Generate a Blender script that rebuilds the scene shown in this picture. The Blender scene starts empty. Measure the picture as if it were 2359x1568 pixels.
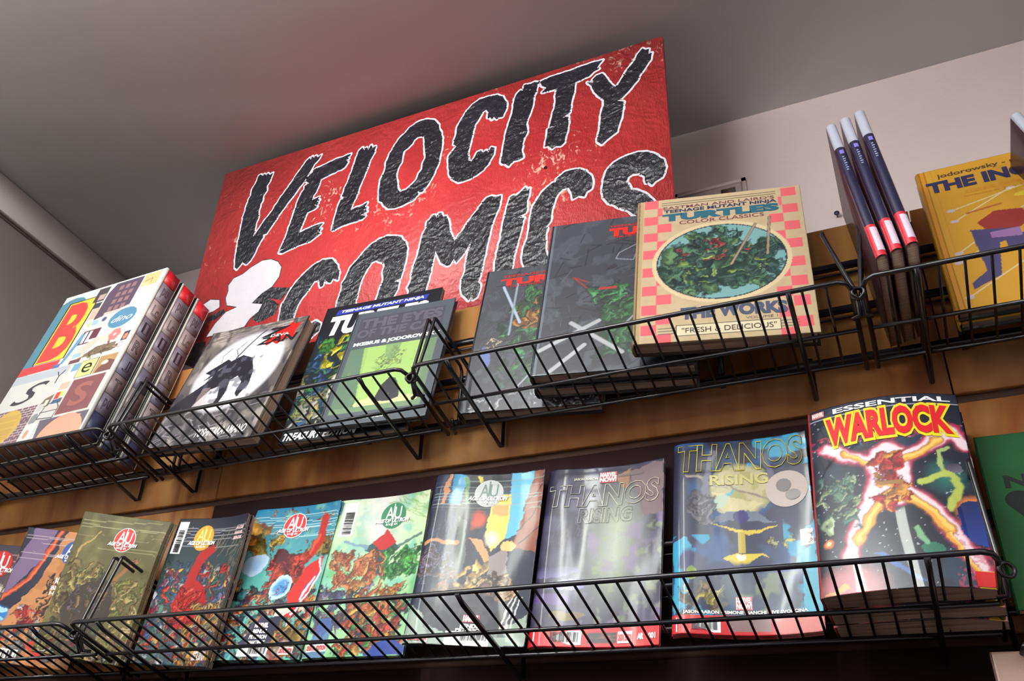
import bpy, bmesh, math, random
import numpy as np
from mathutils import Vector, Matrix

# ------------------------------------------------------------------ camera, light, exposure
scene = bpy.context.scene
D = 1.125                      # distance from the camera to the front of the slat wall (metres)
EYE = 1.5                      # camera height
def P(x, y, z):                # room measures are kept in units of D around the camera
    return Vector((x * D, y * D, EYE + z * D))

cam_data = bpy.data.cameras.new('camera')
cam = bpy.data.objects.new('camera', cam_data)
scene.collection.objects.link(cam)
cam_data.sensor_fit = 'HORIZONTAL'
cam_data.sensor_width = 36.0
cam_data.lens = 36.0 * 1964.943 / 2359.0
cam_data.clip_start = 0.02
R_ = (0.9074458073320516, 0.41874415099309187, 0.03457517555350923)
DN = (-0.18056758412474755, 0.4629544516846864, -0.867795208115765)
FW = (-0.37939089909858603, 0.7812339673071097, 0.4957176958781685)
cam.matrix_world = Matrix(((R_[0], -DN[0], -FW[0], 0.0),
                           (R_[1], -DN[1], -FW[1], 0.0),
                           (R_[2], -DN[2], -FW[2], EYE),
                           (0, 0, 0, 1)))
scene.camera = cam
scene.view_settings.view_transform = 'Standard'
scene.view_settings.look = 'None'
scene.view_settings.gamma = 1.0
scene.view_settings.use_curve_mapping = False
scene.view_settings.exposure = -0.06

world = bpy.data.worlds.new('world')
scene.world = world
world.use_nodes = True
bg = world.node_tree.nodes['Background']
bg.inputs[0].default_value = (0.72, 0.62, 0.64, 1)
bg.inputs[1].default_value = 0.68

def area(name, loc, rot, sx, sy, power, col):
    l = bpy.data.lights.new(name, 'AREA')
    l.shape = 'RECTANGLE'; l.size = sx; l.size_y = sy; l.energy = power; l.color = col
    o = bpy.data.objects.new(name, l)
    o.location = loc; o.rotation_euler = rot
    scene.collection.objects.link(o)
    return o
# fluorescent tubes under the ceiling, running away from the slat wall
area('tube_lamp', (-1.22, -0.35, 2.80), (0, 0, 0), 0.12, 1.15, 13.5, (0.96, 1.0, 0.90))
area('tube_lamp', (-0.62, -0.40, 2.80), (0, 0, 0), 0.045, 1.25, 10.5, (0.96, 1.0, 0.90))
area('tube_lamp', (-0.10, -0.35, 2.80), (0, 0, 0), 0.10, 1.15, 5, (0.96, 1.0, 0.90))
area('tube_lamp', (1.30, -0.35, 2.80), (0, 0, 0), 0.12, 1.15, 5.5, (0.96, 1.0, 0.90))
# added fill lights, unseen, to brighten the ceiling and the top of the walls
area('ceiling_fill', (-0.80, -0.75, 2.50), (math.pi - 0.15, -0.15, 0), 0.6, 2.0, 150, (1.0, 0.97, 0.97))
area('ceiling_fill', (0.9, -1.0, 2.40), (math.pi - 0.12, -0.6, 0), 0.6, 2.2, 26, (1.0, 0.97, 0.97))

# ------------------------------------------------------------------ helpers
def lin(c):
    out = []
    for v in c[:3]:
        v = v / 255.0
        out.append(v / 12.92 if v <= 0.04045 else ((v + 0.055) / 1.055) ** 2.4)
    return tuple(out)

def nodes_of(name):
    m = bpy.data.materials.new(name); m.use_nodes = True
    nt = m.node_tree
    return m, nt, nt.nodes['Principled BSDF']

def mat_plain(name, col, rough=0.5, metal=0.0, coat=0.0, var=0.06, scale=40, bump=0.0, bscale=200, spec=0.5):
    m, nt, b = nodes_of(name)
    c = lin(col)
    n = nt.nodes.new('ShaderNodeTexNoise'); n.inputs['Scale'].default_value = scale
    n.inputs['Detail'].default_value = 4
    tc = nt.nodes.new('ShaderNodeTexCoord'); nt.links.new(tc.outputs['Object'], n.inputs['Vector'])
    r = nt.nodes.new('ShaderNodeValToRGB')
    r.color_ramp.elements[0].position = 0.3; r.color_ramp.elements[1].position = 0.7
    r.color_ramp.elements[0].color = tuple(v * (1 - var) for v in c) + (1,)
    r.color_ramp.elements[1].color = tuple(min(1, v * (1 + var)) for v in c) + (1,)
    nt.links.new(n.outputs['Fac'], r.inputs['Fac'])
    nt.links.new(r.outputs['Color'], b.inputs['Base Color'])
    b.inputs['Roughness'].default_value = rough
    b.inputs['Metallic'].default_value = metal
    b.inputs['Specular IOR Level'].default_value = spec
    b.inputs['Coat Weight'].default_value = coat
    b.inputs['Coat Roughness'].default_value = 0.12
    if bump:
        n2 = nt.nodes.new('ShaderNodeTexNoise'); n2.inputs['Scale'].default_value = bscale
        nt.links.new(tc.outputs['Object'], n2.inputs['Vector'])
        bp = nt.nodes.new('ShaderNodeBump'); bp.inputs['Strength'].default_value = bump
        bp.inputs['Distance'].default_value = 0.002
        nt.links.new(n2.outputs['Fac'], bp.inputs['Height'])
        nt.links.new(bp.outputs['Normal'], b.inputs['Normal'])
    return m

def mat_print(name, rough, coat, coatr=0.1, wave=0.0, spec=0.5):
    m, nt, b = nodes_of(name)
    a = nt.nodes.new('ShaderNodeAttribute'); a.attribute_name = 'Col'
    n = nt.nodes.new('ShaderNodeTexNoise'); n.inputs['Scale'].default_value = 900
    tc = nt.nodes.new('ShaderNodeTexCoord'); nt.links.new(tc.outputs['Object'], n.inputs['Vector'])
    mx = nt.nodes.new('ShaderNodeMix'); mx.data_type = 'RGBA'; mx.blend_type = 'MULTIPLY'
    mx.inputs[0].default_value = 0.25
    nt.links.new(a.outputs['Color'], mx.inputs[6]); nt.links.new(n.outputs['Fac'], mx.inputs[7])
    nt.links.new(mx.outputs[2], b.inputs['Base Color'])
    b.inputs['Roughness'].default_value = rough
    b.inputs['Specular IOR Level'].default_value = spec
    b.inputs['Coat Weight'].default_value = coat
    b.inputs['Coat Roughness'].default_value = coatr
    if wave:
        n2 = nt.nodes.new('ShaderNodeTexNoise'); n2.inputs['Scale'].default_value = 14
        mp = nt.nodes.new('ShaderNodeMapping'); mp.inputs['Scale'].default_value = (1.6, 0.35, 1)
        nt.links.new(tc.outputs['Object'], mp.inputs['Vector']); nt.links.new(mp.outputs['Vector'], n2.inputs['Vector'])
        bp = nt.nodes.new('ShaderNodeBump'); bp.inputs['Strength'].default_value = wave
        bp.inputs['Distance'].default_value = 0.01
        nt.links.new(n2.outputs['Fac'], bp.inputs['Height'])
        nt.links.new(bp.outputs['Normal'], b.inputs['Normal'])
        nt.links.new(bp.outputs['Normal'], b.inputs['Coat Normal'])
    return m

GLOSS = mat_print('glossy_print', 0.45, 0.30, 0.09, 0.08, 0.2)
SLEEVE = mat_print('sleeved_print', 0.45, 1.0, 0.04, 0.04, 0.3)
SATIN = mat_print('satin_print', 0.42, 0.25, 0.25, 0.0)
MATTE = mat_print('matte_print', 0.7, 0.0, 0.3, 0.0, 0.3)
_ink = {}
def ink(col, finish='g'):
    k = (tuple(col), finish)
    if k not in _ink:
        if finish == 'v': finish = 'g'
        if finish == 'p':
            _ink[k] = mat_plain('ink', col, 0.22, coat=1.0, var=0.03, spec=0.6); return _ink[k]
        if finish == 'g': _ink[k] = mat_plain('ink', col, 0.42, coat=0.3, var=0.03, spec=0.25)
        elif finish == 's': _ink[k] = mat_plain('ink', col, 0.42, coat=0.2, var=0.03)
        else: _ink[k] = mat_plain('ink', col, 0.75, var=0.05, spec=0.3)
    return _ink[k]

def mat_pages():
    m, nt, b = nodes_of('paper_edges')
    tc = nt.nodes.new('ShaderNodeTexCoord'); mp = nt.nodes.new('ShaderNodeMapping')
    mp.inputs['Scale'].default_value = (6, 6, 900)
    n = nt.nodes.new('ShaderNodeTexNoise'); n.inputs['Scale'].default_value = 1.0
    nt.links.new(tc.outputs['Object'], mp.inputs['Vector']); nt.links.new(mp.outputs['Vector'], n.inputs['Vector'])
    r = nt.nodes.new('ShaderNodeValToRGB')
    r.color_ramp.elements[0].color = lin((120, 95, 80)) + (1,); r.color_ramp.elements[0].position = 0.35
    r.color_ramp.elements[1].color = lin((182, 155, 135)) + (1,); r.color_ramp.elements[1].position = 0.6
    nt.links.new(n.outputs['Fac'], r.inputs['Fac']); nt.links.new(r.outputs['Color'], b.inputs['Base Color'])
    b.inputs['Roughness'].default_value = 0.85
    return m
PAGES = mat_pages()
WIRE = mat_plain('black_coated_wire', (20, 18, 26), 0.28, coat=0.3, var=0.1)

def link(o, parent=None):
    scene.collection.objects.link(o)
    if parent is not None: o.parent = parent
    return o

def mesh_obj(name, verts, faces, m, parent=None, smooth=False, colors=None):
    me = bpy.data.meshes.new(name)
    verts = np.asarray(verts, dtype=np.float32)
    me.vertices.add(len(verts)); me.vertices.foreach_set('co', verts.ravel())
    if isinstance(faces, np.ndarray):
        n = len(faces); k = faces.shape[1]
        me.loops.add(n * k); me.loops.foreach_set('vertex_index', faces.astype(np.int32).ravel())
        me.polygons.add(n)
        me.polygons.foreach_set('loop_start', np.arange(0, n * k, k, dtype=np.int32))
        me.polygons.foreach_set('loop_total', np.full(n, k, dtype=np.int32))
    else:
        lens = [len(f) for f in faces]
        me.loops.add(sum(lens)); me.loops.foreach_set('vertex_index', np.array([i for f in faces for i in f], dtype=np.int32))
        me.polygons.add(len(faces))
        me.polygons.foreach_set('loop_start', np.array([0] + list(np.cumsum(lens)[:-1]), dtype=np.int32))
        me.polygons.foreach_set('loop_total', np.array(lens, dtype=np.int32))
    me.update(calc_edges=True); me.validate()
    if colors is not None:
        a = me.color_attributes.new('Col', 'FLOAT_COLOR', 'POINT')
        c = np.ones((len(verts), 4), dtype=np.float32); c[:, :3] = colors
        a.data.foreach_set('color', c.ravel())
    if smooth: me.polygons.foreach_set('use_smooth', np.ones(len(me.polygons), dtype=bool))
    me.materials.append(m)
    o = bpy.data.objects.new(name, me)
    return link(o, parent)

class MB:
    """collects simple solids into one mesh"""
    def __init__(s): s.v = []; s.f = []
    def box(s, a, b):
        i = len(s.v); x0, y0, z0 = a; x1, y1, z1 = b
        s.v += [(x0,y0,z0),(x1,y0,z0),(x1,y1,z0),(x0,y1,z0),(x0,y0,z1),(x1,y0,z1),(x1,y1,z1),(x0,y1,z1)]
        s.f += [(i,i+3,i+2,i+1),(i+4,i+5,i+6,i+7),(i,i+1,i+5,i+4),(i+1,i+2,i+6,i+5),(i+2,i+3,i+7,i+6),(i+3,i,i+4,i+7)]
        return s
    def tube(s, pts, r, n=8, closed=False):
        pts = [Vector(p) for p in pts]; m = len(pts); rings = []
        up = None
        for k, p in enumerate(pts):
            a = pts[k-1] if (k > 0 or closed) else p; b = pts[(k+1) % m] if (k < m-1 or closed) else p
            t = (b - a).normalized()
            if up is None:
                up = t.cross(Vector((0,0,1)));
                if up.length < 0.1: up = t.cross(Vector((0,1,0)))
                up.normalize()
            else:
                up = (up - t * up.dot(t)).normalized()
            w = t.cross(up); i = len(s.v); rings.append(i)
            for q in range(n):
                an = 2*math.pi*q/n
                s.v.append(tuple(p + up*math.cos(an)*r + w*math.sin(an)*r))
        for k in range(m if closed else m-1):
            i, j = rings[k], rings[(k+1) % m]
            for q in range(n):
                s.f.append((i+q, i+(q+1)%n, j+(q+1)%n, j+q))
        if not closed:
            s.f.append(tuple(rings[0]+q for q in range(n))[::-1]); s.f.append(tuple(rings[-1]+q for q in range(n)))
        return s
    def prism(s, loop, z0, z1):
        i = len(s.v); n = len(loop)
        s.v += [(x, y, z0) for x, y in loop] + [(x, y, z1) for x, y in loop]
        s.f += [tuple(i+n+k for k in range(n)), tuple(i+k for k in range(n))[::-1]]
        s.f += [(i+k, i+(k+1)%n, i+n+(k+1)%n, i+n+k) for k in range(n)]
        return s
    def build(s, name, m, parent=None, smooth=False):
        o = mesh_obj(name, s.v, s.f, m, parent, False)
        if smooth:
            o.data.polygons.foreach_set('use_smooth', np.array([len(f) == 4 for f in s.f]))
        return o

def thing(name, label, cat, group=None, mtx=None):
    o = bpy.data.objects.new(name, None); o.empty_display_size = 0.02
    o['label'] = label; o['category'] = cat
    if group: o['group'] = group
    if mtx is not None: o.matrix_world = mtx
    return link(o)

def tag(o, label=None, cat=None, group=None, kind=None):
    if label: o['label'] = label
    if cat: o['category'] = cat
    if group: o['group'] = group
    if kind: o['kind'] = kind
    return o

# ------------------------------------------------------------------ print artwork on a colour grid
rng = np.random.default_rng(7)
class Art:
    def __init__(s, w, h, base, cell=0.00125):
        s.wf = 0.0
        s.nx = max(8, int(w / cell)); s.ny = max(8, int(h / cell)); s.asp = h / w
        u = np.linspace(0, 1, s.nx + 1); v = np.linspace(0, 1, s.ny + 1)
        s.U, s.V = np.meshgrid(u, v)
        s.C = np.empty(s.U.shape + (3,)); s.C[:] = lin(base)
    def noise(s, f, seed=0, fy=None):
        r = np.random.default_rng(seed); fy = fy or f * s.asp
        out = 0; amp = 1; tot = 0
        for o in range(3):
            gx = int(f * 2**o) + 3; gy = int(fy * 2**o) + 3
            g = r.random((gy, gx))
            x = s.U * (gx - 2); y = s.V * (gy - 2)
            xi = x.astype(int); yi = y.astype(int); fx = x - xi; fy_ = y - yi
            fx = fx*fx*(3-2*fx); fy_ = fy_*fy_*(3-2*fy_)
            a = g[yi, xi]*(1-fx) + g[yi, xi+1]*fx; b = g[yi+1, xi]*(1-fx) + g[yi+1, xi+1]*fx
            out = out + amp*(a*(1-fy_) + b*fy_); tot += amp; amp *= 0.5
        return out / tot
    def mixin(s, m, col):
        c = np.array(lin(col)) if not isinstance(col, np.ndarray) else col
        s.C = s.C * (1 - m[..., None]) + c * m[..., None]; return s
    def grad(s, c0, c1, axis='v', a=0., b=1.):
        t = np.clip(((s.V if axis == 'v' else s.U) - a) / (b - a), 0, 1)[..., None]
        s.C = np.array(lin(c0)) * (1 - t) + np.array(lin(c1)) * t; return s
    def warp(s):
        if not hasattr(s, 'wu'):
            s.wu = (s.noise(9, 901) - .5)*.16 + (s.noise(26, 902) - .5)*.05; s.wv = (s.noise(9, 903) - .5)*.16 + (s.noise(26, 904) - .5)*.05
        return (s.U + s.wu*s.wf, s.V + s.wv*s.wf/s.asp) if s.wf else (s.U, s.V)
    def rect(s, u0, v0, u1, v1, col, al=1.):
        m = ((s.U >= u0) & (s.U <= u1) & (s.V >= v0) & (s.V <= v1)) * al; return s.mixin(m, col)
    def ell(s, cx, cy, rx, ry, col, ang=0., soft=0.0, al=1., edge=None, ew=0.12, shade=None):
        """rx, ry as fractions of the cover width"""
        a = math.radians(ang); UU, VV = s.warp(); dx = UU - cx; dy = (VV - cy) * s.asp
        X = (dx*math.cos(a) + dy*math.sin(a)) / rx; Y = (-dx*math.sin(a) + dy*math.cos(a)) / ry
        d = np.sqrt(X*X + Y*Y)
        if edge is not None: s.mixin((d < 1 + ew) * al * 1.0, edge)
        if soft: m = np.clip((1 - d) / soft, 0, 1) * al
        else: m = (d < 1) * al * 1.0
        if shade is not None:
            t = np.clip(0.5 - 0.45*Y + 0.25*X, 0, 1)[..., None]
            c = np.array(lin(col)) * t + np.array(lin(shade)) * (1 - t)
            return s.mixin(m, c)
        return s.mixin(m, col)
    def poly(s, pts, col, al=1.):
        m = np.zeros(s.U.shape, bool); n = len(pts); UU, VV = s.warp()
        for i in range(n):
            x0, y0 = pts[i]; x1, y1 = pts[(i+1) % n]
            if y0 == y1: continue
            c = ((y0 > VV) != (y1 > VV)) & (UU < (x1-x0)*(VV-y0)/(y1-y0) + x0)
            m ^= c
        return s.mixin(m * al * 1.0, col)
    def line(s, pts, w, col, al=1., glow=None, gw=3.):
        dm = np.full(s.U.shape, 9.); UU, VV = s.warp()
        for (x0, y0), (x1, y1) in zip(pts[:-1], pts[1:]):
            ax, ay = x0, y0*s.asp; bx, by = x1, y1*s.asp; L = (bx-ax)**2 + (by-ay)**2 + 1e-12
            t = np.clip(((UU-ax)*(bx-ax) + (VV*s.asp-ay)*(by-ay)) / L, 0, 1)
            dm = np.minimum(dm, np.hypot(UU - ax - t*(bx-ax), VV*s.asp - ay - t*(by-ay)))
        if glow is not None: s.mixin(np.clip(1 - (dm - w) / (w*gw), 0, 1) * al, glow)
        return s.mixin(np.clip((w - dm) / (w*0.35), 0, 1) * al, col)
    def blotch(s, f, thr, col, seed, al=1., soft=0.04, fy=None, mask=None):
        m = np.clip((s.noise(f, seed, fy) - thr) / soft, 0, 1) * al
        if mask is not None: m = m * mask
        return s.mixin(m, col)
    def box(s, u0, v0, u1, v1):
        return ((s.U >= u0) & (s.U <= u1) & (s.V >= v0) & (s.V <= v1)) * 1.0
    def crowd(s, u0, v0, u1, v1, pal, n, r0, r1, seed, dark=(20, 18, 28), tilt=(20, 70), thin=(0.25, 0.6)):
        """a tangle of shaded brush shapes in the given palette, edges bent by noise"""
        s.warp()
        r = random.Random(seed); dk = np.array(lin(dark)); n = int(n*1.7); r0 *= .65; r1 *= .85
        for k in range(n):
            cx = r.uniform(u0, u1); cy = r.uniform(v0, v1); rr = r.uniform(r0, r1); q = r.uniform(*thin)
            base = np.array(lin(pal[r.randrange(len(pal))])) * r.uniform(.6, 1.15)
            an = math.radians(r.uniform(*tilt)*(1 if r.random() < .6 else -1)); R = rr*1.5 + .10
            i0 = max(0, int((cx-R)*s.nx)); i1 = min(s.nx+1, int((cx+R)*s.nx)+1); j0 = max(0, int((cy-R/s.asp)*s.ny)); j1 = min(s.ny+1, int((cy+R/s.asp)*s.ny)+1)
            if i1 <= i0 or j1 <= j0: continue
            sl = (slice(j0, j1), slice(i0, i1))
            dx = s.U[sl] + s.wu[sl] - cx; dy = (s.V[sl] - cy)*s.asp + s.wv[sl]
            X = (dx*math.cos(an) + dy*math.sin(an))/rr; Y = (-dx*math.sin(an) + dy*math.cos(an))/(rr*q)
            p = r.choice((1.2, 1.6, 2.0)); d = np.abs(X)**p + np.abs(Y)**p
            t = np.clip(.5 - .5*Y + .25*X, 0, 1)[..., None]; c = base*(t*1.15 + (1-t)*.22)
            hi = np.clip(1 - ((X-.1)**2*2 + (Y+.35)**2*6), 0, 1)[..., None]*.5; c = c*(1-hi) + np.minimum(1, base*1.7 + .06)*hi
            rim = ((d < 1.28) & (d >= 1))[..., None]*.7; m = np.clip((1-d)/.12, 0, 1)[..., None]
            A = s.C[sl]; A = A*(1-rim) + dk*rim; s.C[sl] = A*(1-m) + c*m
        return s
    def hatch(s, n, col, seed, u0=0, u1=1, v0=0, v1=1, L=0.2, w=0.004, ang=60, spread=30, al=0.6):
        r = random.Random(seed)
        for k in range(n):
            x = r.uniform(u0, u1); y = r.uniform(v0, v1); a = math.radians(ang + r.uniform(-spread, spread)); l = L*r.uniform(.3, 1)
            s.line([(x, y), (x + l*math.cos(a), y + l*math.sin(a)/s.asp)], w, col, al)
        return s
    def bars(s, u0, v0, u1, v1, seed, vertical=True, n=26):
        """barcode block on white"""
        s.rect(u0, v0, u1, v1, (225, 225, 220)); r = random.Random(seed)
        for k in range(n):
            if r.random() < .55:
                t = (k + .2) / n; t2 = (k + .2 + r.choice((.5, .9))) / n
                if vertical: s.rect(u0+(u1-u0)*(.38+.56*t), v0+(v1-v0)*.18, u0+(u1-u0)*(.38+.56*t2), v1-(v1-v0)*.12, (40, 40, 45))
                else: s.rect(u0+(u1-u0)*.2, v0+(v1-v0)*(.06+.66*t), u1-(u1-u0)*.15, v0+(v1-v0)*(.06+.66*t2), (40, 40, 45))
        if vertical:
            for k in range(4): s.rect(u0+(u1-u0)*.05, v0+(v1-v0)*(.2+.18*k), u0+(u1-u0)*.3, v0+(v1-v0)*(.25+.18*k), (130, 130, 130))
        return s

# ------------------------------------------------------------------ books
def slab(name, w, h, zf, top, bot, m, parent, nx, ny, inset=(0, 0, 0, 0), art=None, flat_back=False, color=None, bottom=True):
    """a sheet or block that follows the curl zf(u, v); local x right, y up, z towards the reader"""
    l, r, b, t = inset
    u = np.linspace(0, 1, nx + 1); v = np.linspace(0, 1, ny + 1)
    U, V = np.meshgrid(u, v)
    X = l + U * (w - l - r); Y = b + V * (h - b - t)
    Z = zf(X / w, Y / h)
    N = (nx + 1) * (ny + 1)
    vt = np.stack([X, Y, Z + top], -1).reshape(-1, 3)
    i = np.arange(nx)[None, :] + (nx + 1) * np.arange(ny)[:, None]
    i = i.ravel(); ft = np.stack([i, i + 1, i + nx + 2, i + nx + 1], -1)
    ring = np.concatenate([np.arange(nx), nx + (nx+1)*np.arange(ny), (nx+1)*ny + nx - np.arange(nx), (nx+1)*(ny - np.arange(ny))])
    if bottom and not art:
        vb = np.stack([X, Y, (Z*0 if flat_back else Z) + bot], -1).reshape(-1, 3)
        fb = ft[:, ::-1] + N
        verts = np.concatenate([vt, vb]); rb = ring + N
        faces = [ft, fb]
    else:
        rv = vt[ring].copy(); rv[:, 2] += (bot - top)
        verts = np.concatenate([vt, rv]); rb = N + np.arange(len(ring)); faces = [ft]
    r2 = np.roll(ring, -1); rb2 = np.roll(rb, -1)
    faces.append(np.stack([ring, rb, rb2, r2], -1))
    cols = None
    if art is not None:
        c = art.C.reshape(-1, 3); cols = np.concatenate([c, c[ring]])
    o = mesh_obj(name, verts, np.concatenate(faces), m, parent, smooth=False, colors=cols)
    sm = np.zeros(len(o.data.polygons), bool); sm[:len(ft)] = True
    o.data.polygons.foreach_set('use_smooth', sm)
    return o

def pose(x0, y0, z0, th, ph, psi):
    th, ph, psi = math.radians(th), math.radians(ph), math.radians(psi)
    up = Vector((0, math.sin(th), math.cos(th))); rt = Vector((1, 0, 0))
    r = rt*math.cos(ph) - up*math.sin(ph); u = rt*math.sin(ph) + up*math.cos(ph)
    Rz = Matrix.Rotation(psi, 3, 'Z'); r = Rz @ r; u = Rz @ u; n = r.cross(u)
    o = P(x0, y0, z0)
    return Matrix(((r[0], u[0], n[0], o[0]), (r[1], u[1], n[1], o[1]), (r[2], u[2], n[2], o[2]), (0, 0, 0, 1)))

def tray_z(y, row):
    return (.462 + .32*(1-y) + .004) if row == 0 else (.157 + .333*(1-y) + .004)

FLAT = lambda u, v: np.zeros_like(u)
def curl(a=0.006, spine=0.006, right=0.0, bot=0.0, top=0.0, k=0.06):
    def f(u, v):
        return (a*np.sin(np.pi*u) - spine*np.exp(-u/k) + right*np.clip((u-.6)/.4, 0, 1)**2
                + bot*np.clip((.3-v)/.3, 0, 1)**2*np.sin(np.pi*u) + top*np.clip((v-.7)/.3, 0, 1)**2*(u-.3))
    return f

def book(name, label, cat, mtx, w, h, t, art, kind, spine=(40, 40, 45), finish='g', zf=FLAT, group=None, back=(40, 40, 45)):
    m = {'v': SLEEVE, 'g': GLOSS, 's': SATIN, 'm': MATTE}[finish]
    o = thing(name, label, cat, group, mtx)
    o['w'] = w; o['h'] = h
    ct = 0.0026 if kind == 'hard' else (0.0007 if kind in ('soft', 'comic') else 0.0015)
    slab('front_cover', w, h, zf, 0, -ct, m, o, art.nx, art.ny, art=art)
    if kind == 'comic':
        slab('page_block', w, h, zf, -ct, -t, PAGES, o, 16, 16, inset=(.0006, .0006, .0006, .0006))
    elif kind in ('hard', 'soft'):
        e = .004 if kind == 'hard' else .0008
        slab('page_block', w, h, zf, -ct, -t + ct, PAGES, o, 12, 12, inset=(.002, e, e, e), flat_back=(zf is not FLAT))
        slab('back_cover', w, h, FLAT, -t + ct, -t, ink(back, finish), o, 1, 1)
        mb = MB()
        if kind == 'hard':
            n = 8; pts = []
            for k in range(n + 1):
                a = math.pi*k/n; pts.append((-0.004*math.sin(a) + .0005, -t/2 + (t/2)*math.cos(a)))
            pts2 = [(x + .0024, z) for x, z in pts[::-1]]
            i0 = len(mb.v); loop = pts + pts2; L = len(loop)
            mb.v += [(x, 0, z) for x, z in loop] + [(x, h, z) for x, z in loop]
            mb.f += [(k, (k+1) % L, L + (k+1) % L, L + k) for k in range(L)]
            mb.f += [tuple(range(L))[::-1], tuple(range(L, 2*L))]
        else:
            zz = float(zf(np.array([0.]), np.array([.5]))[0])
            mb.box((-.0006, 0, -t), (.0012, h, zz))
        mb.build('spine', ink(spine, finish), o)
    return o

# ------------------------------------------------------------------ lettering
_tc = {}
def glyphs(body, bold=0.0, outline=0.0, shear=0.0, spacing=1.0):
    k = (body, bold, outline, shear, spacing)
    if k in _tc: return _tc[k]
    cu = bpy.data.curves.new('lettering', 'FONT'); cu.body = body; cu.size = 1.0
    cu.shear = shear; cu.space_character = spacing; cu.resolution_u = 3
    cu.offset = bold
    if outline:
        cu.fill_mode = 'NONE' if hasattr(cu, 'fill_mode') else cu.fill_mode
        cu.bevel_depth = outline; cu.bevel_resolution = 0
    o = bpy.data.objects.new('lettering', cu); scene.collection.objects.link(o)
    me = bpy.data.meshes.new_from_object(o.evaluated_get(bpy.context.evaluated_depsgraph_get()))
    n = len(me.vertices); co = np.empty(n*3, np.float32); me.vertices.foreach_get('co', co); co = co.reshape(-1, 3)
    faces = [tuple(p.vertices) for p in me.polygons]
    bpy.data.objects.remove(o); bpy.data.curves.remove(cu); bpy.data.meshes.remove(me)
    _tc[k] = (co, faces); return _tc[k]

def face(bk):
    for c in bk.children:
        if c.name.split('.')[0] in ('front_cover', 'front_panel'): return c
    return bk

def letter(bk, body, u0, v0, u1, v1, col, zf=FLAT, bold=0.02, outline=0.0, shear=0.0, lift=0.0004, finish='g', name='lettering', spacing=1.0, rot=0, arc=None, pad=0.0, mat=None):
    """lettering printed into the box u0..u1, v0..v1 of a cover"""
    w, h = bk['w'], bk['h']
    co, faces = glyphs(body, bold, outline, shear, spacing)
    if len(co) == 0: return None
    base, _ = glyphs(body, 0.0, 0.0, shear, spacing)
    mn = base.min(0); mx = base.max(0)
    x = (co[:, 0] - mn[0]) / max(1e-6, mx[0]-mn[0]); y = (co[:, 1] - mn[1]) / max(1e-6, mx[1]-mn[1])
    if rot == 90: x, y = 1 - y, x
    if rot == -90: x, y = y, 1 - x
    U = u0 + x*(u1-u0); V = v0 + y*(v1-v0)
    if arc is not None: V = V + arc*(1 - (2*(U-u0)/(u1-u0)-1)**2)
    Z = zf(np.clip(U, 0, 1), np.clip(V, 0, 1)) + lift
    v = np.stack([U*w, V*h, Z], -1)
    return mesh_obj(name, v, faces, mat or ink(col, finish), face(bk))

def sticker(bk, pts, col, zf=FLAT, lift=0.0003, name='badge', finish='g'):
    """flat printed shape (list of u, v) that follows the curl"""
    w, h = bk['w'], bk['h']
    c = np.mean(pts, 0); P_ = np.array([c] + list(pts))
    Z = zf(P_[:, 0], P_[:, 1]) + lift
    v = np.stack([P_[:, 0]*w, P_[:, 1]*h, Z], -1); n = len(pts)
    return mesh_obj(name, v, [(0, i+1, (i+1) % n + 1) for i in range(n)], ink(col, finish), face(bk))

def disc(bk, cx, cy, r, n=32, ry=None):
    """r as a fraction of the width"""
    a = bk['w'] / bk['h']; ry = ry or r
    return [(cx + r*math.cos(2*math.pi*k/n), cy + ry*a*math.sin(2*math.pi*k/n)) for k in range(n)]

def rear_copies(bk, n, step, labels, group, seed):
    r = random.Random(seed)
    for i in range(n):
        c = bk.copy(); scene.collection.objects.link(c)
        M = bk.matrix_world.copy()
        M = M @ Matrix.Translation((r.uniform(-.002, .003), 0, -step*(i+1)))
        M.translation.z = M.translation.z + r.uniform(-.001, .0)
        c.matrix_world = M; c['label'] = labels[i]; c['group'] = group
        for ch in bk.children:
            if ch.name.split('.')[0] in ('front_cover', 'page_block', 'back_cover', 'spine', 'side_panel', 'lid', 'body'):
                d = ch.copy(); scene.collection.objects.link(d); d.parent = c

# ------------------------------------------------------------------ the room
PLASTER = mat_plain('painted_plaster', (208, 193, 190), 0.85, var=0.04, scale=3, bump=0.12, bscale=90)
CEIL = mat_plain('painted_ceiling', (212, 216, 216), 0.9, var=0.03, scale=2, bump=0.08, bscale=60)
LEFTW = mat_plain('painted_side_wall', (236, 232, 228), 0.85, var=0.03, scale=3, bump=0.1, bscale=90)
FLOOR = mat_plain('grey_carpet', (92, 82, 80), 0.95, var=0.2, scale=200)

def struct(name, mb, m):
    o = mb.build(name, m); o['kind'] = 'structure'; return o
def bx(a, b):
    p = P(*a); q = P(*b); return tuple(p), tuple(q)
WY = 1.33; CZ = 1.2567
FZ = -EYE / D
struct('wall_back', MB().box(*bx((-2.0, WY, FZ), (3.2, WY + .08, CZ + .05))), PLASTER)
struct('ceiling', MB().box(*bx((-2.6, -4.6, CZ), (3.2, WY, CZ + .08))), CEIL)
struct('floor', MB().box(*bx((-2.6, -4.6, FZ - .05), (3.2, WY, FZ))), FLOOR)
def lw(y, off=0.0): return (-1.820 - .1647*(y - WY) + off)
def left_prism(y0, y1, z0, z1, off0, off1):
    mb = MB(); q = []
    for y, o in ((y0, off0), (y1, off0), (y1, off1), (y0, off1)):
        p = P(lw(y, o), y, 0); q.append((p.x, p.y))
    return mb.prism(q, EYE + z0*D, EYE + z1*D)
struct('wall_left', left_prism(-1.8, WY, FZ, CZ, 0, -.06), LEFTW)
struct('trim_1', left_prism(-1.8, WY, 1.177, CZ - .001, .016, 0.0005), LEFTW)
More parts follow.
